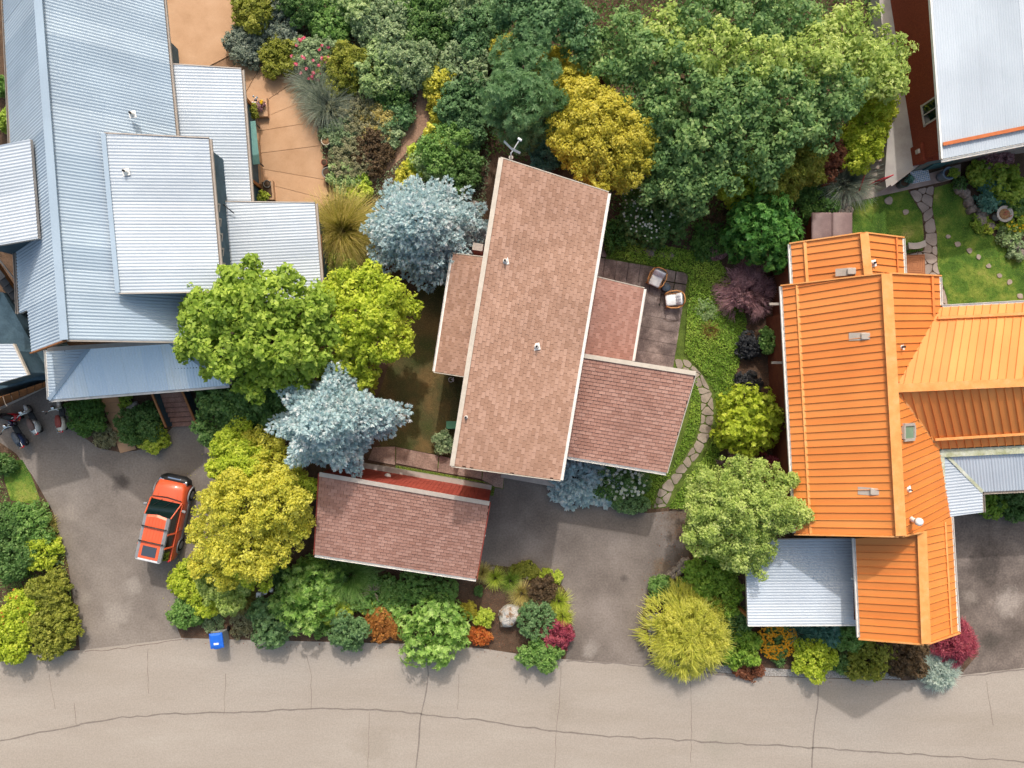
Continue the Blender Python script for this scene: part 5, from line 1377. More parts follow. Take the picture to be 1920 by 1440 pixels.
shrub('dark blue-green juniper under the golden maple by the antenna', 1025, 290, 34, .9, 'bluegreen', L=.1, rc=.14, wid=.35, group=EG)
FG = 'shrubs by the carport-side roof'
shrub('icy blue weeping cedar below the shingled roof', 1085, 895, 50, 1.2, 'spruce', 'spruce', L=.16, name='weeping_cedar', group=FG)
shrub('icy blue cedar branch tip nearest the white hydrangeas', 1130, 905, 34, .8, 'spruce', 'spruce', L=.15, name='weeping_cedar', group=FG)
shrub('white flowering hydrangea below the shingled roof', 1152, 900, 38, 1.0, 'dark', L=.1, rc=.15, group=FG, flowers=('whitef', 60, .17))
shrub('white flowering hydrangea near the roof corner and path', 1190, 905, 26, .9, 'dark', L=.1, rc=.14, group=FG, flowers=('whitef', 34, .17))
shrub('smooth grey-green mound at the top of the driveway', 1183, 945, 36, .7, 'boxgrey', 'ball', L=.06, rc=.11, group=FG, sq=.48)

# --- north-east garden bed
NG = 'plants round the birdbath'
shrub('bright yellow-green hydrangea beside the birdbath', 1885, 345, 40, 1.2, 'bright', L=.14, rc=.17, group=NG)
shrub('lime shrub above the hydrangea near the house wall', 1840, 325, 26, 1.0, 'bright', L=.12, rc=.15, group=NG)
shrub('blue-green leafy mound left of the hydrangea', 1860, 365, 32, .8, 'bluegreen', L=.1, rc=.14, group=NG)
shrub('dark maroon bush along the grey-green wall', 1870, 292, 34, 1.0, 'purple', L=.09, rc=.14, group=NG)
shrub('yellow-flowered plant right of the birdbath', 1905, 415, 24, .6, 'bright', L=.1, rc=.13, group=NG, flowers=('yellowf', 20, .12))
shrub('small leafy plant below the birdbath', 1895, 440, 22, .5, 'variegated', L=.09, rc=.12, group=NG)
shrub('dark green plant beyond the birdbath', 1905, 385, 26, .7, 'dark', L=.1, rc=.13, group=NG)
shrub('trailing green plant beside the lawn rocks', 1835, 420, 16, .3, 'bright', L=.08, rc=.1, group=NG, k=4)
shrub('yellow-green seedling beneath the birdbath bowl', 1855, 428, 14, .3, 'lime', L=.07, rc=.09, group=NG, k=4)
shrub('green fringe plant by the big blue pot', 1800, 345, 14, .5, 'dark', L=.09, rc=.11, group=NG, k=4)
shrub('low plant among rocks at the frame side of the east lawn', 1908, 470, 20, .4, 'sage', L=.09, rc=.11, group=NG, k=4)

# --- patio garden
PG = 'plants round the patio'
shrub('round grey lavender mound at the patio top', 460, 82, 40, .9, 'lav', 'leaf', L=.08, rc=.13, group=PG)
shrub('olive bush at the upper patio edge', 530, 105, 42, 1.0, 'olive', L=.08, rc=.14, group=PG)
shrub('rose bush with pink and red blooms', 592, 108, 44, 1.2, 'sage', L=.08, rc=.14, group=PG, flowers=('pinkf', 34, .16))
shrub('silvery ornamental grass at the patio rim, upper one', 590, 158, 42, .9, 'lav', 'grass', name='grass_clump', cat='grass', group=PG, n=1500, w=.018)
shrub('silvery ornamental grass at the patio rim, lower one', 612, 195, 46, .9, 'lav', 'grass', name='grass_clump', cat='grass', group=PG, n=1700, w=.018)
shrub('golden-green rounded bush behind the roses', 652, 128, 48, 1.6, 'olive', L=.08, rc=.15, group=PG)
shrub('pale variegated dogwood between two rounded bushes', 712, 130, 51, 1.6, 'variegated', L=.1, rc=.15, group=PG)
shrub('grey-green viburnum next to the pale dogwood', 772, 118, 57, 1.7, 'sage', L=.1, rc=.16, group=PG)
shrub('dark green undergrowth below the dogwood and viburnum', 738, 172, 36, 1.0, 'dark', L=.1, rc=.15, group=PG)
shrub('yellow-orange leafed bush, tall strip beside the viburnum', 822, 155, 31, 1.4, 'yellow', L=.1, rc=.14, group=PG)
shrub('yellow bush just below the tall yellow-orange strip', 822, 188, 20, 1.1, 'gold', L=.1, rc=.13, group=PG)
shrub('blue-green sage shrub near the dark pine, upper one', 872, 130, 48, 1.3, 'sage', L=.11, rc=.16, group=PG)
shrub('blue-green sage shrub near the dark pine, lower one', 880, 195, 53, 1.4, 'pine', L=.11, rc=.16, group=PG)
shrub('dusty heather mound in the middle of the patio garden', 672, 215, 51, .7, 'dusty', L=.07, rc=.12, group=PG)
shrub('dusty grey-green heather by the cream pot', 640, 255, 37, .6, 'sage', L=.07, rc=.12, group=PG)
shrub('pale seed-headed patch in the patio garden', 705, 232, 42, .6, 'straw', L=.07, rc=.12, group=PG, cov=.7)
shrub('olive heather mound above the dark round pot', 660, 295, 46, .7, 'dusty', L=.07, rc=.12, group=PG)
shrub('brownish heather mound near the garden path', 695, 280, 42, .7, 'brown', L=.07, rc=.12, group=PG)
shrub('pale green mound beside the dark round pot', 640, 330, 33, .7, 'variegated', L=.07, rc=.12, group=PG)
shrub('green leafy perennial at the path bend', 750, 215, 28, .7, 'pine', L=.12, rc=.15, group=PG)
shrub('grey-leaved perennial beside the path bend', 730, 246, 26, .6, 'sage', L=.11, rc=.14, group=PG)
shrub('yellow wild bush on the slope above the blue spruce', 792, 302, 30, 1.0, 'lime', L=.1, rc=.14, group=PG)
shrub('golden-tipped bush higher on the slope above the spruce', 816, 262, 28, 1.0, 'yellow', L=.1, rc=.14, group=PG)
shrub('yellow-green bush low on the slope, nearest the blue spruce', 764, 330, 24, .8, 'yellow', L=.1, rc=.13, group=PG)
shrub('yellow-orange weedy strip below the tall bush', 822, 215, 18, .6, 'yellow', L=.08, rc=.1, group=PG)
shrub('amber weedy strip farther down the dirt path', 832, 236, 15, .5, 'yellow', L=.08, rc=.1, group=PG)
shrub('large mid-green shrub above the blue spruce', 840, 275, 51, 1.5, 'box', L=.1, rc=.16, group=PG)
shrub('variegated pale shrub above the blue spruce crown', 815, 305, 40, 1.3, 'variegated', L=.1, rc=.15, group=PG)
shrub('dark shrub on the slope beside the brown roof', 868, 318, 40, 1.2, 'dark', L=.1, rc=.15, group=PG)
shrub('grey-green sage between dark shrub and pine', 872, 250, 42, 1.2, 'pine', L=.11, rc=.16, group=PG)
shrub('small lime bush at the patio corner below the spruce', 672, 362, 24, .6, 'lime', L=.08, rc=.11, group=PG)
shrub('green seedling clump at the patio corner', 675, 338, 18, .5, 'bright', L=.09, rc=.11, group=PG)
shrub('wide golden ornamental grass beside the silver roof', 640, 430, 64, 1.4, 'goldgrass', 'grass', name='grass_clump', cat='grass', group=PG, n=3600, w=.02, lean=(.15, -.1))
shrub('golden grass tuft below the wide ornamental grass', 625, 478, 40, 1.0, 'goldgrass', 'grass', name='grass_clump', cat='grass', group=PG, n=1500, w=.02)
shrub('bright green leaves between the silver roof and yellow tree', 640, 512, 33, 1.2, 'bright', L=.11, rc=.14, group=PG)
shrub('yellow-orange shrub at the top of the slope beside the pine', 945, 95, 31, 1.6, 'gold', L=.1, rc=.15, group=PG)
shrub('mustard bush between the pine and the great maple', 1040, 125, 37, 2.6, 'gold', L=.1, rc=.16, group=PG)
shrub('leafy shrub at the very top behind the rose bush', 620, 45, 44, 1.2, 'box', L=.1, rc=.15, group=PG)
shrub('broad green shrub at the very top above the dogwood', 720, 40, 55, 1.6, 'sage', L=.1, rc=.16, group=PG)
shrub('broad dark shrub at the very top above the viburnum', 810, 45, 51, 1.6, 'dark', L=.1, rc=.16, group=PG)
shrub('grey shrub at the very top above the lavender', 520, 40, 44, 1.0, 'lav', L=.09, rc=.15, group=PG)
shrub('green shrub at the very top above the sage', 900, 50, 53, 1.6, 'pine', L=.1, rc=.16, group=PG)

tree('hedge_maple', 'green tree at the very top between the pine and the great maple', [(1010, 40, 45, 4.6), (1060, 20, 48, 5.0), (1030, -10, 45, 4.6), (960, 10, 42, 4.2), (1090, 60, 40, 4.6), (980, -30, 45, 4.6)], 'pine', 0, L=.15, rc=.3)
for q, (px, py, r, pal, lab) in enumerate(((470, 20, 42, 'olive', 'olive shrub at the very top beside the patio'), (570, 10, 42, 'dark', 'dark shrub at the very top above the roses'), (660, 0, 46, 'variegated', 'pale shrub at the very top between sage shrubs'), (760, -5, 48, 'box', 'green shrub at the very top above the dark one'), (860, 5, 46, 'sage', 'sage shrub at the very top near the dirt path'))):
    shrub(lab, px, py, r, 1.5, pal, L=.1, rc=.16, group=PG)
# --- west edge
WG = 'shrubs on the west side'
shrub('boxwood mound under the silver porch corner', 165, 778, 36, 1.0, 'coverdark', L=.08, rc=.13, group=WG)
shrub('rounded evergreen with lime edge beside the tan path', 262, 795, 42, 1.3, 'dark', L=.09, rc=.14, group=WG)
shrub('lime-green new growth in front of the rounded evergreen', 285, 820, 30, .8, 'lime', L=.08, rc=.12, group=WG)
shrub('small green plant beside the tan path under the porch', 235, 752, 14, .4, 'bright', L=.08, rc=.1, group=WG, k=4)
shrub('dry grey tuft between drive and tan path', 198, 820, 24, .3, 'dusty', L=.06, rc=.1, group=WG, cov=.6)
shrub('olive clipped dome at the street driveway, smaller one', 92, 1110, 38, 1.4, 'olive', L=.07, rc=.12, group=WG)
shrub('broad olive-green shrub at the street corner of the west drive', 100, 1180, 52, 1.4, 'olive', L=.08, rc=.13, group=WG)
shrub('yellow-green shrub at the corner of frame and street', 20, 1195, 50, 1.5, 'yg', L=.09, rc=.14, group=WG)
shrub('mixed olive shrub with peach tips behind the street shrubs', 40, 1140, 40, 1.4, 'yg', L=.09, rc=.14, group=WG, flowers=('coral', 20, .1))
shrub('lime bush above the clipped dome', 75, 1040, 36, 1.0, 'yg', L=.09, rc=.14, group=WG)
shrub('dark green shrub in the west bed', 25, 1050, 42, 1.2, 'dark', L=.09, rc=.14, group=WG)
shrub('green and yellow shrub in the west bed under the lawn patch', 55, 985, 40, .9, 'box', L=.09, rc=.14, group=WG)
shrub('dark shrub at the frame edge of the west bed', 8, 985, 34, 1.0, 'dark', L=.09, rc=.14, group=WG)
shrub('grey rosette plant beside the west drive', 92, 1050, 17, .4, 'sage', L=.07, rc=.1, group=WG, k=4)
shrub('golden tuft at the west drive edge', 88, 985, 18, .4, 'goldgrass', 'grass', name='grass_tuft', cat='grass', group=WG, n=400)
shrub('dark shrub at the frame edge beside the scooters', 4, 870, 22, .8, 'dark', L=.09, rc=.13, group=WG)
shrub('green shrub west of the silver roof, upper one', 6, 160, 20, 1.0, 'box', L=.1, rc=.14, group=WG)
shrub('green shrub west of the silver roof, lower one', 8, 225, 22, 1.0, 'bright', L=.1, rc=.14, group=WG)
shrub('small green shrub beside the brown roof wall at the dry lawn', 832, 832, 22, .7, 'sage', L=.08, rc=.12, group=WG)

# bare twigs of the azalea
tw_ = MB(); tw_.sm = True
for i in range(16):
    a = U(0, 6.28); c = W(700, 1108, .6); l = U(.3, .75)
    tw_.tube([c, c + Vector((math.cos(a) * l * .5, math.sin(a) * l * .4, .25)), c + Vector((math.cos(a) * l, math.sin(a) * l * .8, .3 + U(0, .2)))], [.018, .012, .005], 5)
az = [o for o in bpy.data.objects if o.get('label', '').startswith('spreading green azalea')][0]
tw_.off = az.location; tw_.v = [tuple(Vector(v) - az.location) for v in tw_.v]; tw_.build('twigs', M['twig'], az)

sheet('footpath_dirt', [(835, 75), (872, 75), (880, 112), (818, 150), (808, 200), (803, 236), (762, 287), (726, 322), (690, 348), (690, 325), (730, 285), (766, 240), (778, 212), (786, 165), (802, 128)], .006, M['dirt'])
# --- ground covers (nobody could count these)
sheet('mossy_soil', [(1140, 440), (1200, 455), (1300, 470), (1350, 490), (1385, 560), (1400, 600), (1392, 660), (1378, 700), (1372, 740), (1345, 780), (1350, 840), (1345, 880), (1300, 930), (1282, 955), (1180, 940), (1180, 700), (1110, 482)], .004, M['moss'])
blade_patch('ground_cover', [(1140, 440), (1200, 455), (1300, 470), (1350, 490), (1385, 560), (1400, 600), (1392, 660), (1378, 700), (1372, 740), (1345, 780), (1350, 840), (1345, 880), (1300, 930), (1282, 955), (1252, 952), (1290, 890), (1320, 855), (1340, 815), (1344, 770), (1340, 735), (1318, 698), (1282, 662), (1290, 540), (1290, 512), (1142, 482)], 560, .09, 'cover', clump=.22, hgt=.1, wid=.6, label='bright green ground cover round the deck and flagstone path')
blade_patch('ground_cover_strip', [(1303, 700), (1312, 745), (1312, 790), (1300, 826), (1278, 862), (1254, 892), (1230, 918), (1222, 950), (1200, 935), (1180, 900), (1260, 880), (1290, 790)], 560, .085, 'cover', clump=.1, hgt=.06, wid=.6, label='green ground cover strip between shingled roof and flagstone path')
blade_patch('undergrowth', [(880, -60), (1660, -60), (1640, 250), (1580, 360), (1500, 420), (1380, 470), (1300, 470), (1150, 440), (1140, 350), (940, 290), (890, 300)], 90, .14, 'coverdark', clump=.35, hgt=.2, wid=.6, label='dark undergrowth beneath the maples behind the houses')
blade_patch('bed_weeds', [(-40, 850), (30, 850), (100, 960), (128, 1060), (148, 1185), (140, 1215), (-40, 1230)], 150, .09, 'box', clump=.15, hgt=.1, wid=.55, label='mixed low weeds in the west bed', holes=([(5, 865), (42, 862), (58, 890), (75, 935), (60, 945), (20, 938), (8, 900)],))
blade_patch('drive_edge_grass', [(85, 975), (102, 960), (130, 1060), (126, 1085), (112, 1060)], 260, .07, 'lime', clump=.06, hgt=.06, wid=.4, label='yellowish grass fringe along the west drive')
blade_patch('slope_weeds', [(420, -60), (880, -60), (920, 300), (900, 480), (700, 500), (650, 380), (625, 350), (605, 300), (590, 180), (510, 92)], 130, .12, 'sage', clump=.15, hgt=.1, wid=.5, label='sparse dusty weeds on the patio garden slope', holes=([(835, 75), (872, 75), (880, 112), (818, 150), (808, 200), (803, 236), (762, 287), (726, 322), (690, 348), (690, 325), (730, 285), (766, 240), (778, 212), (786, 165), (802, 128)],))
blade_patch('lawn_grass_dry', [(770, 560), (800, 530), (850, 480), (885, 860), (845, 862), (715, 836), (690, 800)], 260, .06, 'dryb', hgt=.03, wid=.3, label='dry lawn blades beside the brown-shingled house')
blade_patch('lawn_grass_north', [(1588, 378), (1700, 352), (1710, 370), (1728, 400), (1732, 440), (1730, 480), (1590, 470)], 420, .055, 'lawnb', hgt=.035, wid=.3, label='lawn blades between spa cover and flagstones')
blade_patch('lawn_grass_east', [(1752, 352), (1800, 338), (1815, 370), (1830, 410), (1870, 450), (1920, 480), (2100, 520), (2100, 620), (1780, 620), (1775, 560), (1758, 500), (1756, 440), (1748, 390)], 420, .055, 'lawnb', hgt=.035, wid=.3, label='lawn blades with stepping stones beside the orange house')
blade_patch('lawn_grass_west', [(5, 865), (42, 862), (58, 890), (75, 935), (60, 945), (20, 938), (8, 900)], 420, .055, 'lawnb', hgt=.035, wid=.3, label='small patch of lawn blades beside the west drive')
blade_patch('verge_grass', [(742, 872), (820, 886), (905, 902), (928, 914), (925, 930), (740, 890)], 260, .07, 'olive', hgt=.06, wid=.35, label='thin grass verge between plank walk and red garage')
blade_patch('bed_fringe', [(900, 1058), (1000, 1066), (1047, 1084), (1064, 1110), (1074, 1165), (1062, 1170), (1050, 1112), (1030, 1092), (990, 1078), (900, 1070)], 260, .06, 'olive', hgt=.07, wid=.5, label='creeping sedum fringe along the driveway bed')
blade_patch('leaf_litter', [(380, 1120), (600, 1040), (890, 1075), (1050, 1090), (1065, 1200), (1050, 1232), (760, 1204), (345, 1192)], 60, .06, 'redbrown', hgt=.02, wid=.5, label='fallen brown leaves on the street garden mulch', cat='leaves')
blade_patch('leaf_litter_side', [(1395, 480), (1470, 480), (1475, 880), (1410, 880), (1372, 740), (1395, 640)], 60, .06, 'redbrown', hgt=.02, wid=.5, label='fallen leaves on the dark soil beside the orange house', cat='leaves')

def litter(name, pts, n, pal, label, z=.03):
    return blade_patch(name, pts, n, .07, pal, z=z, hgt=.015, wid=.55, label=label, cat='leaves')
litter('road_litter', [(340, 1198), (480, 1202), (600, 1205), (760, 1209), (900, 1217), (985, 1230), (1060, 1238), (1060, 1250), (900, 1232), (600, 1218), (340, 1212)], 14, 'redbrown', 'fallen leaves along the kerb of the street garden', .018)
litter('road_litter_east', [(1230, 1250), (1400, 1269), (1560, 1274), (1700, 1278), (1800, 1268), (1800, 1285), (1560, 1288), (1230, 1264)], 14, 'redbrown', 'fallen leaves along the kerb before the orange house', .018)
litter('drive_litter', [(325, 1000), (345, 900), (385, 830), (325, 1160), (300, 1160)], 10, 'yellow', 'yellow leaves dropped on the west drive beside the golden tree', .012)
litter('drive_litter_mid', [(1215, 965), (1285, 957), (1290, 1045), (1250, 1078), (1216, 1112), (1206, 1150), (1190, 1150), (1200, 1080), (1230, 1020)], 16, 'redbrown', 'brown leaves gathered on the driveway edge under the birch', .012)
shrub('lime perennial between the two rhododendron groups and the garage', 612, 1150, 20, .6, 'lime', L=.08, rc=.1, group=SG)
shrub('green leafy perennial behind the rust-coloured bush', 745, 1150, 24, .6, 'rhodo', 'whorl', L=.11, rc=.13, wid=.4, group=SG)
shrub('light green mound at the kerb between cone shrub and rhododendron', 600, 1180, 18, .5, 'box', L=.08, rc=.1, group=SG, k=4)
shrub('low orange-green barberry at the kerb under the golden balls', 872, 1185, 16, .4, 'coral', L=.06, rc=.09, group=SG, k=4)

# ------------------------------------------------------------------ things
def T(root, name, mat, fn, smooth=False, parent=None):
    mb = MB(); mb.sm = smooth; fn(mb)
    return mb.build(name, M[mat] if isinstance(mat, str) else mat, parent or root)


# --- orange car (x forward in its own frame)
cr, cf = W(308, 1036), W(340, 892)
ang = math.atan2(cf.y - cr.y, cf.x - cr.x)
cc = (cr + cf) / 2
car = empty('car', (cc.x, cc.y, .012), 'boxy orange car with grey roof edges and black roof bars on the drive', 'car', rz=ang)
def ring(x, w, z0, z1, tum=.0, n=4):
    """body cross-section at x: rounded box"""
    r = .1
    return [(x, -w + r, z0), (x, w - r, z0), (x, w, z0 + r), (x, w - tum, z1 - r), (x, w - tum - r, z1), (x, -w + tum + r, z1), (x, -w + tum, z1 - r), (x, -w, z0 + r)]
T(car, 'body', 'carorange', lambda m: m.loft([ring(-2.1, .80, .42, .95), ring(-1.98, .87, .32, 1.08), ring(-.9, .89, .3, 1.1, .02), ring(.6, .89, .3, 1.1, .03), ring(.95, .88, .3, 1.09, .06), ring(1.5, .86, .32, 1.04, .1), ring(1.86, .80, .36, .96, .14)]), True)
T(car, 'front_bumper', 'black', lambda m: m.loft([ring(1.8, .82, .3, .8, .02), ring(2.02, .76, .32, .76, .04), ring(2.14, .55, .36, .68, .05)]), True)
T(car, 'rear_bumper', 'cargrey', lambda m: m.loft([ring(-2.18, .72, .36, .62), ring(-2.05, .85, .32, .66), ring(-1.9, .88, .32, .66)]), True)
def cab(m):
    m.loft([[(-2.04, -.80, 1.06), (-2.04, .80, 1.06), (.92, .80, 1.06), (.92, -.80, 1.06)], [(-1.95, -.66, 1.70), (-1.95, .66, 1.70), (.22, .66, 1.70), (.22, -.66, 1.70)]])
T(car, 'cabin_glass', 'glass', cab)
T(car, 'roof', 'carorange', lambda m: m.loft([[(-2.0, -.5, 1.72), (-2.0, .5, 1.72), (.2, .52, 1.72), (.28, 0, 1.72), (.2, -.52, 1.72)], [(-1.95, -.49, 1.80), (-1.95, .49, 1.80), (.1, .5, 1.79), (.17, 0, 1.79), (.1, -.5, 1.79)]]))
for i in range(5):
    T(car, 'roof_rib', 'carorange', lambda m: m.box((-.45, -.32 + i * .16, 1.795), (1.1, .03, .02)))
for s in (-1, 1):
    T(car, 'roof_rail', 'cargrey', lambda m: m.loft([[(x, s * .50, 1.69), (x, s * .68, 1.66), (x, s * .66, 1.75), (x, s * .56, 1.81), (x, s * .5, 1.79)] for x in (-2.02, -1.0, .12, .2)]))
    T(car, 'windscreen_pillar', 'carorange', lambda m: m.tube([(.2, s * .66, 1.7), (.93, s * .8, 1.08)], .035, 6))
    for x in (-.62, -1.32): T(car, 'door_pillar', 'carorange', lambda m: m.tube([(x, s * .665, 1.7), (x, s * .815, 1.06)], .05, 6))
    T(car, 'window_sill', 'carorange', lambda m: m.box((-.6, s * .83, 1.08), (2.9, .06, .06)))
    T(car, 'side_cladding', 'cargrey', lambda m: m.box((-.1, s * .89, .42), (3.2, .04, .22)))
    T(car, 'headlight', 'chrome', lambda m: m.box((1.84, s * .62, .76), (.22, .22, .16), rz=-s * .4, bev=.03))
    T(car, 'tail_light', 'redlight', lambda m: m.box((-2.05, s * .76, 1.0), (.12, .12, .34), bev=.02))
    mi = T(car, 'mirror', 'cargrey', lambda m: m.box((.55, s * .99, 1.12), (.12, .2, .14), rz=s * .2, bev=.03))
    for x in (1.28, -1.36):
        w = T(car, 'wheel', 'rubber', lambda m: m.loft([[(x + r * math.cos(a), s * y, .34 + r * math.sin(a)) for a in [k * math.pi / 10 for k in range(20)]] for r, y in ((.30, .72), (.34, .74), (.34, .90), (.30, .92))]), True)
        T(car, 'rim', 'cargrey', lambda m: m.loft([[(x + r * math.cos(a), s * y, .34 + r * math.sin(a)) for a in [k * math.pi / 8 for k in range(16)]] for r, y in ((.21, .9), (.2, .935), (.05, .94))]), True, w)
        T(car, 'wheel_arch', 'cargrey', lambda m: m.tube([(x + .42 * math.cos(a), s * .9, .34 + .42 * math.sin(a)) for a in [math.pi * k / 10 for k in range(11)]], .045, 6), True)
for x in (-.35, -1.1):
    T(car, 'roof_bar', 'black', lambda m: m.tube([(x, -.62, 1.82), (x, -.6, 1.88), (x, .6, 1.88), (x, .62, 1.82)], .028, 8), True)
T(car, 'sunroof', 'glassgrey', lambda m: m.box((-1.58, 0, 1.8), (.52, .72, .03), bev=.012))
T(car, 'rear_spoiler', 'carwhite', lambda m: m.box((-2.02, 0, 1.74), (.14, 1.24, .08), bev=.03))
T(car, 'bonnet_edge', 'black', lambda m: m.tube([(1.0, -.74, 1.1), (1.08, 0, 1.12), (1.0, .74, 1.1)], .025, 6))
for y in (-.35, .2): T(car, 'wiper', 'black', lambda m: m.tube([(.95, y, 1.12), (.62, y + .3, 1.38)], .012, 5))
for s in (-1, 1):
    for x in (.5, -.55, -1.3): T(car, 'door_seam', 'black', lambda m: m.tube([(x, s * .893, .42), (x, s * .9, .9), (x, s * .875, 1.06)], .008, 5))
    T(car, 'door_handle', 'cargrey', lambda m: m.box((-.4, s * .905, .95), (.16, .03, .04), bev=.01))
    T(car, 'bonnet_crease', 'carorange', lambda m: m.tube([(1.0, s * .5, 1.1), (1.75, s * .44, .985)], .012, 5))
T(car, 'grille', 'chrome', lambda m: m.box((2.0, 0, .74), (.1, .7, .06), bev=.02))
for s in (-1, 1): T(car, 'front_seat', 'seatgrey', lambda m: m.box((.1, s * .35, 1.2), (.16, .46, .5), ry=.15, bev=.05))
T(car, 'licence_plate', 'white', lambda m: m.box((-2.2, 0, .62), (.02, .32, .14)))
T(car, 'dashboard', 'darksteel', lambda m: m.box((.62, 0, 1.1), (.3, 1.3, .08)))


# --- scooters
def scooter(label, px, py, head, body, seat, L=1.75, light='redlight'):
    b = W(px, py)
    o = empty('scooter', (b.x, b.y, .012), label, 'scooter', 'scooters on the west drive', head)
    for x in (.58, -.55):
        w = T(o, 'wheel', 'rubber', lambda m: m.loft([[(x + r * math.cos(a), y, .24 + r * math.sin(a)) for a in [k * math.pi / 8 for k in range(16)]] for r, y in ((.19, -.06), (.24, -.04), (.24, .04), (.19, .06))]), True)
        T(o, 'rim', 'chrome', lambda m: m.loft([[(x + r * math.cos(a), y, .24 + r * math.sin(a)) for a in [k * math.pi / 6 for k in range(12)]] for r, y in ((.15, -.065), (.15, .065))]), True, w)
    T(o, 'leg_shield', body, lambda m: m.loft([[(.42, -.05, .35), (.42, .05, .35), (.5, .05, .35), (.5, -.05, .35)], [(.34, -.24, .6), (.34, .24, .6), (.44, .2, .62), (.44, -.2, .62)], [(.28, -.16, .95), (.28, .16, .95), (.36, .12, .97), (.36, -.12, .97)]]), True)
    T(o, 'floor_board', 'black', lambda m: m.box((.1, 0, .3), (.55, .3, .06), bev=.02))
    T(o, 'rear_body', body, lambda m: m.loft([[(x, -w, z0), (x, w, z0), (x, w * .8, z1), (x, -w * .8, z1)] for x, w, z0, z1 in ((-.08, .1, .35, .66), (-.25, .21, .32, .72), (-.55, .22, .36, .74), (-.78, .13, .5, .7))]), True)
    T(o, 'seat', seat, lambda m: m.loft([[(x, -w, z), (x, w, z), (x, w * .8, z + .09), (x, -w * .8, z + .09)] for x, w, z in ((.02, .07, .70), (-.15, .15, .72), (-.42, .17, .74), (-.62, .11, .75))]), True)
    T(o, 'front_fender', body, lambda m: m.ell((.58, 0, .44), (.26, .1, .1)), True)
    T(o, 'handlebar', 'chrome', lambda m: m.tube([(.2, -.36, 1.0), (.3, -.15, 1.02), (.32, 0, 1.02), (.3, .15, 1.02), (.2, .36, 1.0)], .022, 7), True)
    for s in (-1, 1):
        T(o, 'grip', 'black', lambda m: m.tube([(.22, s * .3, 1.005), (.16, s * .42, .99)], .03, 7), True)
        mr = T(o, 'mirror_stem', 'chrome', lambda m: m.tube([(.26, s * .24, 1.02), (.3, s * .34, 1.2)], .01, 5))
        T(o, 'mirror', 'chrome', lambda m: m.ell((.3, s * .35, 1.23), (.03, .08, .05)), True, mr)
    T(o, 'headlight', 'chrome', lambda m: m.ell((.42, 0, .98), (.12, .12, .11)), True)
    T(o, 'tail_light', light, lambda m: m.box((-.84, 0, .62), (.1, .16, .1), bev=.03))
    T(o, 'indicator', 'amber', lambda m: m.box((-.82, .13, .6), (.07, .06, .07), bev=.02))
    T(o, 'rear_rack', 'chrome', lambda m: m.tube([(-.62, -.12, .78), (-.86, -.1, .8), (-.86, .1, .8), (-.62, .12, .78)], .014, 5))
    T(o, 'stand', 'darksteel', lambda m: m.tube([(-.1, .0, .3), (-.05, .2, .0)], .015, 5))
    return o


scooter('silver scooter with a brown seat, middle one of the parked scooters', 70, 785, math.radians(118), 'silver', 'seatbrown')
scooter('navy scooter with slate seat and chrome bars, nearest the drive', 42, 810, math.radians(122), 'navy', 'seatgrey')
scooter('cream scooter with a red-brown seat beside the boxwood', 124, 778, math.radians(100), 'creampaint', 'seatred')
scooter('red and black scooter partly under the timber wall', 22, 780, math.radians(175), 'redplastic', 'black')

# --- recycling bin
b = W(421, 1187)
bn = empty('wheelie_bin', (b.x, b.y, .012), 'grey wheelie bin with a bright blue lid at the kerb', 'bin', rz=.12)
T(bn, 'bin_body', 'greyplastic', lambda m: m.loft([[(-.24, -.28, .06), (.24, -.28, .06), (.24, .22, .06), (-.24, .22, .06)], [(-.31, -.36, 1.0), (.31, -.36, 1.0), (.31, .34, 1.0), (-.31, .34, 1.0)]]))
lid = T(bn, 'lid', 'blueplastic', lambda m: m.loft([[(-.34, -.42, 1.0), (.34, -.42, 1.0), (.34, .36, 1.02), (-.34, .36, 1.02)], [(-.33, -.41, 1.05), (.33, -.41, 1.05), (.33, .35, 1.07), (-.33, .35, 1.07)], [(-.22, -.28, 1.1), (.22, -.28, 1.1), (.22, .26, 1.12), (-.22, .26, 1.12)]]))
T(bn, 'lid_label', 'white', lambda m: m.box((.0, -.17, 1.113), (.24, .1, .006)), parent=lid)
T(bn, 'lid_handle', 'blueplastic', lambda m: m.box((0, -.43, 1.02), (.34, .05, .05), bev=.015), parent=lid)
T(bn, 'bar_handle', 'greyplastic', lambda m: m.tube([(-.24, .34, .98), (-.24, .43, 1.0), (.24, .43, 1.0), (.24, .34, .98)], .018, 6))
for s in (-1, 1): T(bn, 'wheel', 'rubber', lambda m: m.loft([[(s * x, .26 + .13 * math.cos(a), .13 + .13 * math.sin(a)) for a in [k * math.pi / 8 for k in range(16)]] for x in (.26, .33)]), True)

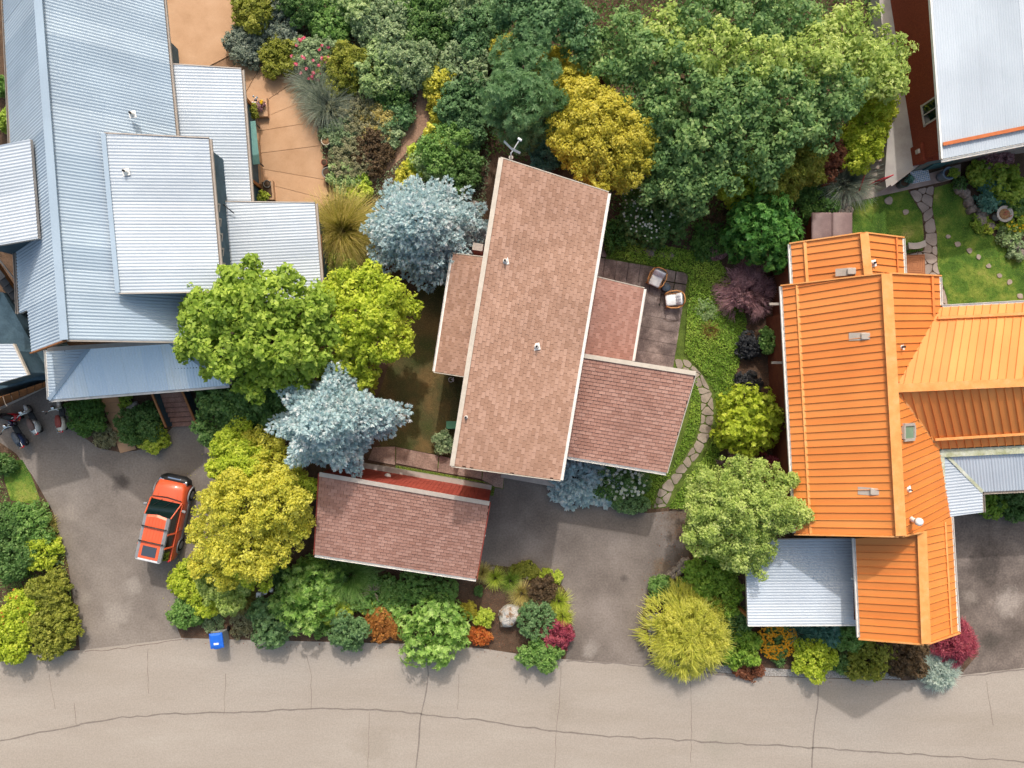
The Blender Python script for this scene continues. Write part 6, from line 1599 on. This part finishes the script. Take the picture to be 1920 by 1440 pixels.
# --- deck chairs and table
def deck_chair(label, px, py, rz):
    b = W(px, py, .2)
    o = empty('deck_chair', b, label, 'chair', 'cushioned chairs on the deck', rz)
    for s in (-1, 1):
        T(o, 'leg', 'teak', lambda m: m.box((.32, s * .36, .28), (.06, .05, .56)))
        T(o, 'leg', 'teak', lambda m: m.box((-.36, s * .33, .26), (.06, .05, .52)))
        T(o, 'armrest', 'teak', lambda m: m.tube([(.4, s * .33, .56), (.2, s * .42, .6), (-.15, s * .44, .62), (-.4, s * .36, .66)], .035, 6), True)
        T(o, 'seat_rail', 'teak', lambda m: m.box((0, s * .32, .3), (.74, .04, .07)))
    T(o, 'back_frame', 'teak', lambda m: m.tube([(-.4, -.36, .64), (-.5, -.2, .78), (-.52, 0, .8), (-.5, .2, .78), (-.4, .36, .64)], .035, 6), True)
    T(o, 'front_rail', 'teak', lambda m: m.box((.36, 0, .3), (.04, .64, .07)))
    T(o, 'seat_cushion', 'white', lambda m: m.box((.1, 0, .42), (.58, .58, .14), bev=.05), True)
    T(o, 'back_cushion', 'pillow', lambda m: m.box((-.27, 0, .62), (.14, .6, .48), ry=-.5, bev=.05), True)
    for k in range(3): T(o, 'cushion_seam', 'white', lambda m: m.tube([(-.29, -.15 + k * .15, .84), (-.1, -.15 + k * .15, .5)], .012, 5))
    return o


deck_chair('white-cushioned teak chair beside the roof gutter, upper one on the deck', 1228, 525, math.radians(-115))
deck_chair('white-cushioned teak chair facing the roof, lower one on the deck', 1259, 564, math.radians(185))
b = W(1246, 541, .2)
st_ = empty('side_table', b, 'round blue-black side table between the deck chairs', 'table')
T(st_, 'table_top', 'bluedark', lambda m: m.lathe((0, 0, .42), [(.2, 0), (.22, .01), (.22, .03), (.21, .04)], 20), True)
T(st_, 'table_base', 'bluedark', lambda m: m.lathe((0, 0, 0), [(.19, 0), (.2, .02), (.15, .2), (.18, .42)], 20), True)

# --- antenna at the brown roof
b = W(958, 292, 6.4)
an = empty('roof_antenna', (b.x, b.y, b.z - .4), 'pale metal antenna with crossed arms at the north end of the brown roof', 'antenna')
T(an, 'mast', 'dish', lambda m: m.tube([(0, 0, -.4), (0, .06, .6)], .03, 8), True)
T(an, 'arm', 'dish', lambda m: m.tube([(0, .05, .55), (.36, .55, .75)], .025, 6))
T(an, 'reflector', 'dish', lambda m: m.loft([[(-.32, .48, .72), (-.28, .52, .86), (-.26, .5, .86), (-.3, .46, .72)], [(.0, .18, .66), (.04, .22, .8), (.06, .2, .8), (.02, .16, .66)], [(.36, -.02, .72), (.40, .02, .86), (.42, 0, .86), (.38, -.04, .72)]]))
T(an, 'feed_horn', 'dish', lambda m: m.box((.38, .58, .77), (.2, .1, .1), rz=-.6, bev=.02))
T(an, 'clamp', 'greytrim', lambda m: m.lathe((0, .03, .0), [(.09, 0), (.11, .04), (.09, .08)], 10))
T(an, 'foot_bracket', 'greytrim', lambda m: m.box((0, -.12, -.3), (.12, .3, .05)))

# --- utility fittings
b = W(499, 1106)
um = empty('utility_posts', b, 'pale grey utility box and two round-capped posts in the shrubs', 'utility box')
T(um, 'box', 'dish', lambda m: m.box((-.12, -.05, .42), (.24, .3, .84), bev=.02))
for x, y in ((.16, .04), (.48, .16)):
    pst = T(um, 'post', 'greytrim', lambda m: m.tube([(x, y, 0), (x, y, .62)], .05, 10), True)
    T(um, 'cap', 'dish', lambda m: m.lathe((x, y, .6), [(.11, 0), (.12, .04), (.08, .1)], 14), True, pst)
b = W(848, 796)
gb = empty('utility_box', b, 'low green utility box on the dry lawn beside the brown roof', 'utility box', rz=-.02)
T(gb, 'cabinet', 'greenbox', lambda m: m.box((0, 0, .22), (.52, .36, .44), bev=.02)); T(gb, 'cover', 'greenbox', lambda m: m.box((0, 0, .46), (.56, .4, .04), bev=.01))
b = W(852, 712)
gt = empty('garden_tap', b, 'white garden tap and hose fitting on the lawn by the brown roof', 'tap')
T(gt, 'standpipe', 'whitemetal', lambda m: m.tube([(0, 0, 0), (0, 0, .55), (-.12, .02, .6)], .03, 8), True); T(gt, 'valve', 'whitemetal', lambda m: m.tube([(0, -.1, .58), (0, .12, .58)], .02, 6)); T(gt, 'hose_coil', 'dish', lambda m: m.tube([(-.15 + .12 * math.cos(a), .12 * math.sin(a), .42) for a in [k * .63 for k in range(11)]], .018, 6), True)

# --- spa, mats, bench
b = W(1546, 440)
sp = empty('spa', b, 'brown vinyl-covered hot tub behind the orange roof', 'hot tub')
T(sp, 'tub', 'orangewall', lambda m: m.box((0, 0, .4), (2.0, 1.75, .8), bev=.1))
for s in (-1, 1): T(sp, 'cover_half', 'spa', lambda m: m.box((s * .525, 0, .87), (1.03, 1.9, .12), bev=.05), True)
b = W(1714, 497)
dm = empty('door_mat', (b.x, b.y, .06), 'brown door mat with nested rectangles beside the orange north wing', 'mat', rz=.03)
T(dm, 'mat', 'mat_brown', lambda m: m.box((0, 0, .01), (1.05, 1.05, .02)))
for k in range(5):
    s = .48 - k * .09
    def nest(m, s=s):
        for dx, dy, sx, sy in ((0, s, 2 * s, .018), (0, -s, 2 * s, .018), (s, 0, .018, 2 * s - .02), (-s, 0, .018, 2 * s - .02)): m.box((dx, dy, .021), (sx, sy, .006))
    T(dm, 'groove', 'mat_groove', nest)
b = W(1724, 331)
bm = empty('patterned_mat', (b.x, b.y, .062), 'white mat with blue dashes at the basement door', 'mat', rz=.2)
T(bm, 'mat', 'mat_white', lambda m: m.box((0, 0, .008), (.95, .62, .016)))
for i in range(9):
    for j in range(6): T(bm, 'dash', 'mat_blue' if (i + j) % 3 else 'mat_teal', lambda m: m.box((-.4 + i * .1, -.25 + j * .1, .018), (.07, .03, .004), rz=(.7 if (i + j) % 2 else -.7)))
b = W(1711, 464)
be = empty('stone_bench', b, 'small curved grey bench beside the orange north wing', 'bench', rz=.15)
T(be, 'seat', 'greytrim', lambda m: m.loft([[(x, -.16 + .1 * x * x * 4, .4), (x, .16 + .1 * x * x * 4, .4), (x, .16 + .1 * x * x * 4, .47), (x, -.16 + .1 * x * x * 4, .47)] for x in (-.45, -.2, 0, .2, .45)]))
for s in (-1, 1): T(be, 'leg', 'greytrim', lambda m: m.box((s * .3, .03, .2), (.08, .26, .4)))

# --- pots
def pot(label, px, py, r, h, mat, fill='soil', plant=None, z0=.05, name='plant_pot', group='pots round the patio'):
    b = W(px, py, h); b.z = z0
    o = empty(name, b, label, 'pot', group)
    T(o, 'pot', mat, lambda m: m.lathe((0, 0, 0), [(r * .72, 0), (r * .8, h * .3), (r * .97, h * .9), (r, h), (r * .86, h), (r * .84, h * .9)], 20), True)
    T(o, 'soil', fill, lambda m: m.lathe((0, 0, h * .86), [(r * .85, 0), (r * .8, .02), (r * .3, .05)], 16), True)
    if plant:
        P, v = leafy(jitter_lobes(b.x + plant[3], b.y + plant[4], plant[1], plant[2], 4, z0 + h * .85), .1, .1, .8)
        link('foliage', quads_mesh('foliage', P, v, LM[plant[0]], b), o)
    return o


pot('cream round pot with dry soil at the patio rim', 611, 264, .25, .4, 'potcream', 'dryleaf')
pot('small terracotta pot at the patio rim', 608, 305, .17, .35, 'terracotta')
pot('wide dark stone pot beside the small terracotta pot', 614, 324, .29, .45, 'potgrey')
pot('pale round pot on the lower patio planter', 506, 364, .14, .3, 'potcream')
pot('oval dark pot on the lower patio planter', 501, 345, .2, .4, 'potgrey')
pot('leafy pot of yellow-green foliage beside the lower planter', 496, 370, .2, .4, 'potgrey', plant=('lime', .32, .4, 0, 0))
pot('leafy pot of olive foliage beside the upper planter', 470, 212, .25, .5, 'potgrey', plant=('olive', .5, .5, .05, 0))
pot('dark green glazed pot beside the patterned mat', 1696, 342, .27, .55, 'potgreen', plant=('bluegreen', .2, .4, .2, .12), z0=.06, group='pots by the basement door')
pot('tall blue-grey glazed pot with trailing plant by the basement wall', 1779, 325, .33, .8, 'potblue', plant=('bright', .3, .3, .2, 0), z0=.06, group='pots by the basement door')
for lab, q in (('square tan planter platform of flowers at the upper patio', [(478, 183), (500, 183), (502, 218), (478, 218)]), ('narrow tan planter platform at the lower patio', [(490, 340), (511, 338), (514, 374), (492, 375)])):
    c0 = W(*q[0]); o = empty('planter', (c0.x, c0.y, .05), lab, 'planter', 'tan planters on the patio')
    qq = [tuple(W(x, y, .35) - c0)[:2] for x, y in q]
    mb = MB(); mb.prism(qq, 0, .3); mb.build('planter_block', M['patio'], o)
    if 'upper' in lab:
        cx, cy = sum(p[0] for p in qq) / 4 + c0.x, sum(p[1] for p in qq) / 4 + c0.y
        P, v = leafy(jitter_lobes(cx, cy, .26, .3, 4, .35), .08, .09, .7); link('foliage', quads_mesh('foliage', P, v, LM['purple'], o.location), o)
        P, v = leafy([(cx + .1, cy + .14, .62, .12, .1, .08)], .08, .08, .6); link('blossoms', quads_mesh('blossoms', P, v, LM['yellowf'], o.location), o)
        for k in range(8): T(o, 'glass_ornament', ('potblue', 'dish', 'navy')[k % 3], lambda m: m.ell((U(.1, .5), -U(.15, .8), U(.45, .6)), (.05, .05, .06)), True)
    else: T(o, 'gravel_top', 'soil', lambda m: m.prism([(x * .8 + .05, y * .85 - .05) for x, y in qq], .3, .32))
b = W(474, 270, .75)
pt = empty('patio_table', (b.x, b.y, .18), 'long teal glass-topped table under the silver roof edge', 'table', rz=.1)
T(pt, 'table_top', 'tealrug', lambda m: m.box((0, 0, .72), (.6, 2.2, .03)))
for sx in (-1, 1):
    for sy in (-1, 1): T(pt, 'leg', 'darksteel', lambda m: m.box((sx * .25, sy * 1.0, .35), (.05, .05, .7)))

# --- birdbath, boulder, rocks
b = W(1867, 407)
bb = empty('birdbath', b, 'round stone birdbath filled with brown leaves', 'birdbath')
T(bb, 'pedestal', 'conc', lambda m: m.lathe((0, 0, 0), [(.22, 0), (.2, .08), (.1, .14), (.09, .5), (.16, .58)], 16), True)
bw = T(bb, 'bowl', 'conc', lambda m: m.lathe((0, 0, .56), [(.14, 0), (.36, .08), (.43, .16), (.42, .18), (.36, .14), (.1, .1)], 24), True)
T(bb, 'leaf_fill', 'dryleaf', lambda m: m.lathe((0, 0, .68), [(.34, 0), (.2, .02), (.05, .03)], 14), True, bw)
for k in range(7): T(bb, 'dry_leaf', 'terracotta', lambda m: m.box((U(-.2, .3), U(-.15, .15), .73), (U(.08, .2), .05, .012), rz=U(0, 3), ry=U(-.3, .3)), False, bw)


def rock(label, px, py, rx, ry, h, mat='rock', rz=0.0, group='garden rocks', name='rock', z0=0.0):
    b = W(px, py, z0 + h * .6); b.z = z0; me = MB(); me.sm = False
    n, k = 14, 8; rings = []; ph = [U(0, 6.28) for _ in range(6)]
    for i in range(k + 1):
        t = -.35 + (math.pi / 2 + .33) * i / k
        rg = []
        for j in range(n):
            a = 2 * math.pi * j / n
            f = 1 + .13 * math.sin(2 * a + ph[0]) + .09 * math.sin(3 * a + ph[1] + t) + .07 * math.sin(5 * a + ph[2] + 3 * t) + U(-.035, .035)
            c = math.cos(t) ** .6 if t < 1.5 else 0.12
            rg.append((rx * c * f * math.cos(a), ry * c * f * math.sin(a), h * (.28 + .72 * math.sin(t)) * (1 + U(-.05, .05))))
        rings.append(rg)
    me.loft(rings)
    o = me.build(name, M[mat], None, b); o.rotation_euler = (0, 0, rz)
    return tag(o, label, 'rock', group)


ORD = ['first', 'second', 'third', 'fourth', 'fifth', 'sixth', 'seventh', 'eighth', 'ninth', 'tenth', 'eleventh', 'twelfth']
rock('big lichen-spotted grey boulder in the street garden', 956, 1156, .62, .56, .75, 'boulder', group='boulder in the street garden', name='boulder')
rock('long grey rock beside the deck', 1219, 468, .3, .42, .3, rz=.5); rock('small grey rock near the deck corner', 1258, 480, .2, .18, .22); rock('half-buried pebble-grey rock between the deck rocks', 1242, 478, .2, .14, .15)
rock('pale small rock in the ground cover above the deck', 1198, 472, .18, .12, .15)
for k, (x, y, r) in enumerate(((1800, 352, .28), (1811, 362, .3), (1818, 378, .3), (1824, 392, .26), (1845, 393, .36), (1838, 405, .28), (1842, 413, .3), (1857, 424, .26), (1885, 448, .28), (1898, 456, .3), (1910, 462, .3), (1918, 474, .32))):
    rock(ORD[k] + ' edging rock of the birdbath bed counting from the blue-grey pot', x, y, r, r * U(.7, 1), .35, rz=U(0, 3), group='edging rocks of the birdbath bed')
for k, (x, y, r) in enumerate(((1248, 1082, .22), (1256, 1076, .22), (1266, 1068, .24), (1275, 1060, .24), (1284, 1052, .26), (1240, 1088, .2), (1276, 1070, .3), (1286, 1064, .28), (1264, 1080, .24), (1222, 1108, .18), (1216, 1122, .18), (1213, 1138, .18))):
    rock(ORD[k] + ' brown edging stone of the driveway island beside the juniper', x, y, r, r * U(.5, .8), .3, rz=.7, group='edging stones of the driveway island')
for k, (x, y, r) in enumerate(((922, 1066, .16), (990, 1082, .16), (1043, 1102, .14), (1066, 1130, .14), (1069, 1148, .14))):
    rock(ORD[k] + ' small grey edging stone of the street garden counting from the garage', x, y, r, r * .7, .2, rz=U(0, 3), group='edging stones of the street garden')
for k, (x, y, r) in enumerate(((1556, 375, .3), (1570, 368, .34), (1582, 360, .34), (1585, 380, .36), (1590, 395, .34), (1575, 400, .3), (1566, 388, .26))):
    rock(ORD[k] + ' rough grey rock of the bank between spa and concrete path', x, y, r, r * U(.7, 1), .5, rz=U(0, 3), group='rocks in the bank above the spa')
rock('grey rock at the foot of the grasses by the patio corner', 640, 345, .42, .26, .3, rz=.3); rock('pale rock beside the ornamental grass and spruce', 668, 388, .3, .24, .3)
rock('pale rock by the tan path under the porch', 247, 762, .3, .22, .25, 'conc', rz=.5); rock('dark rock beside the brown roof and the spruce', 886, 385, .4, .3, .3)
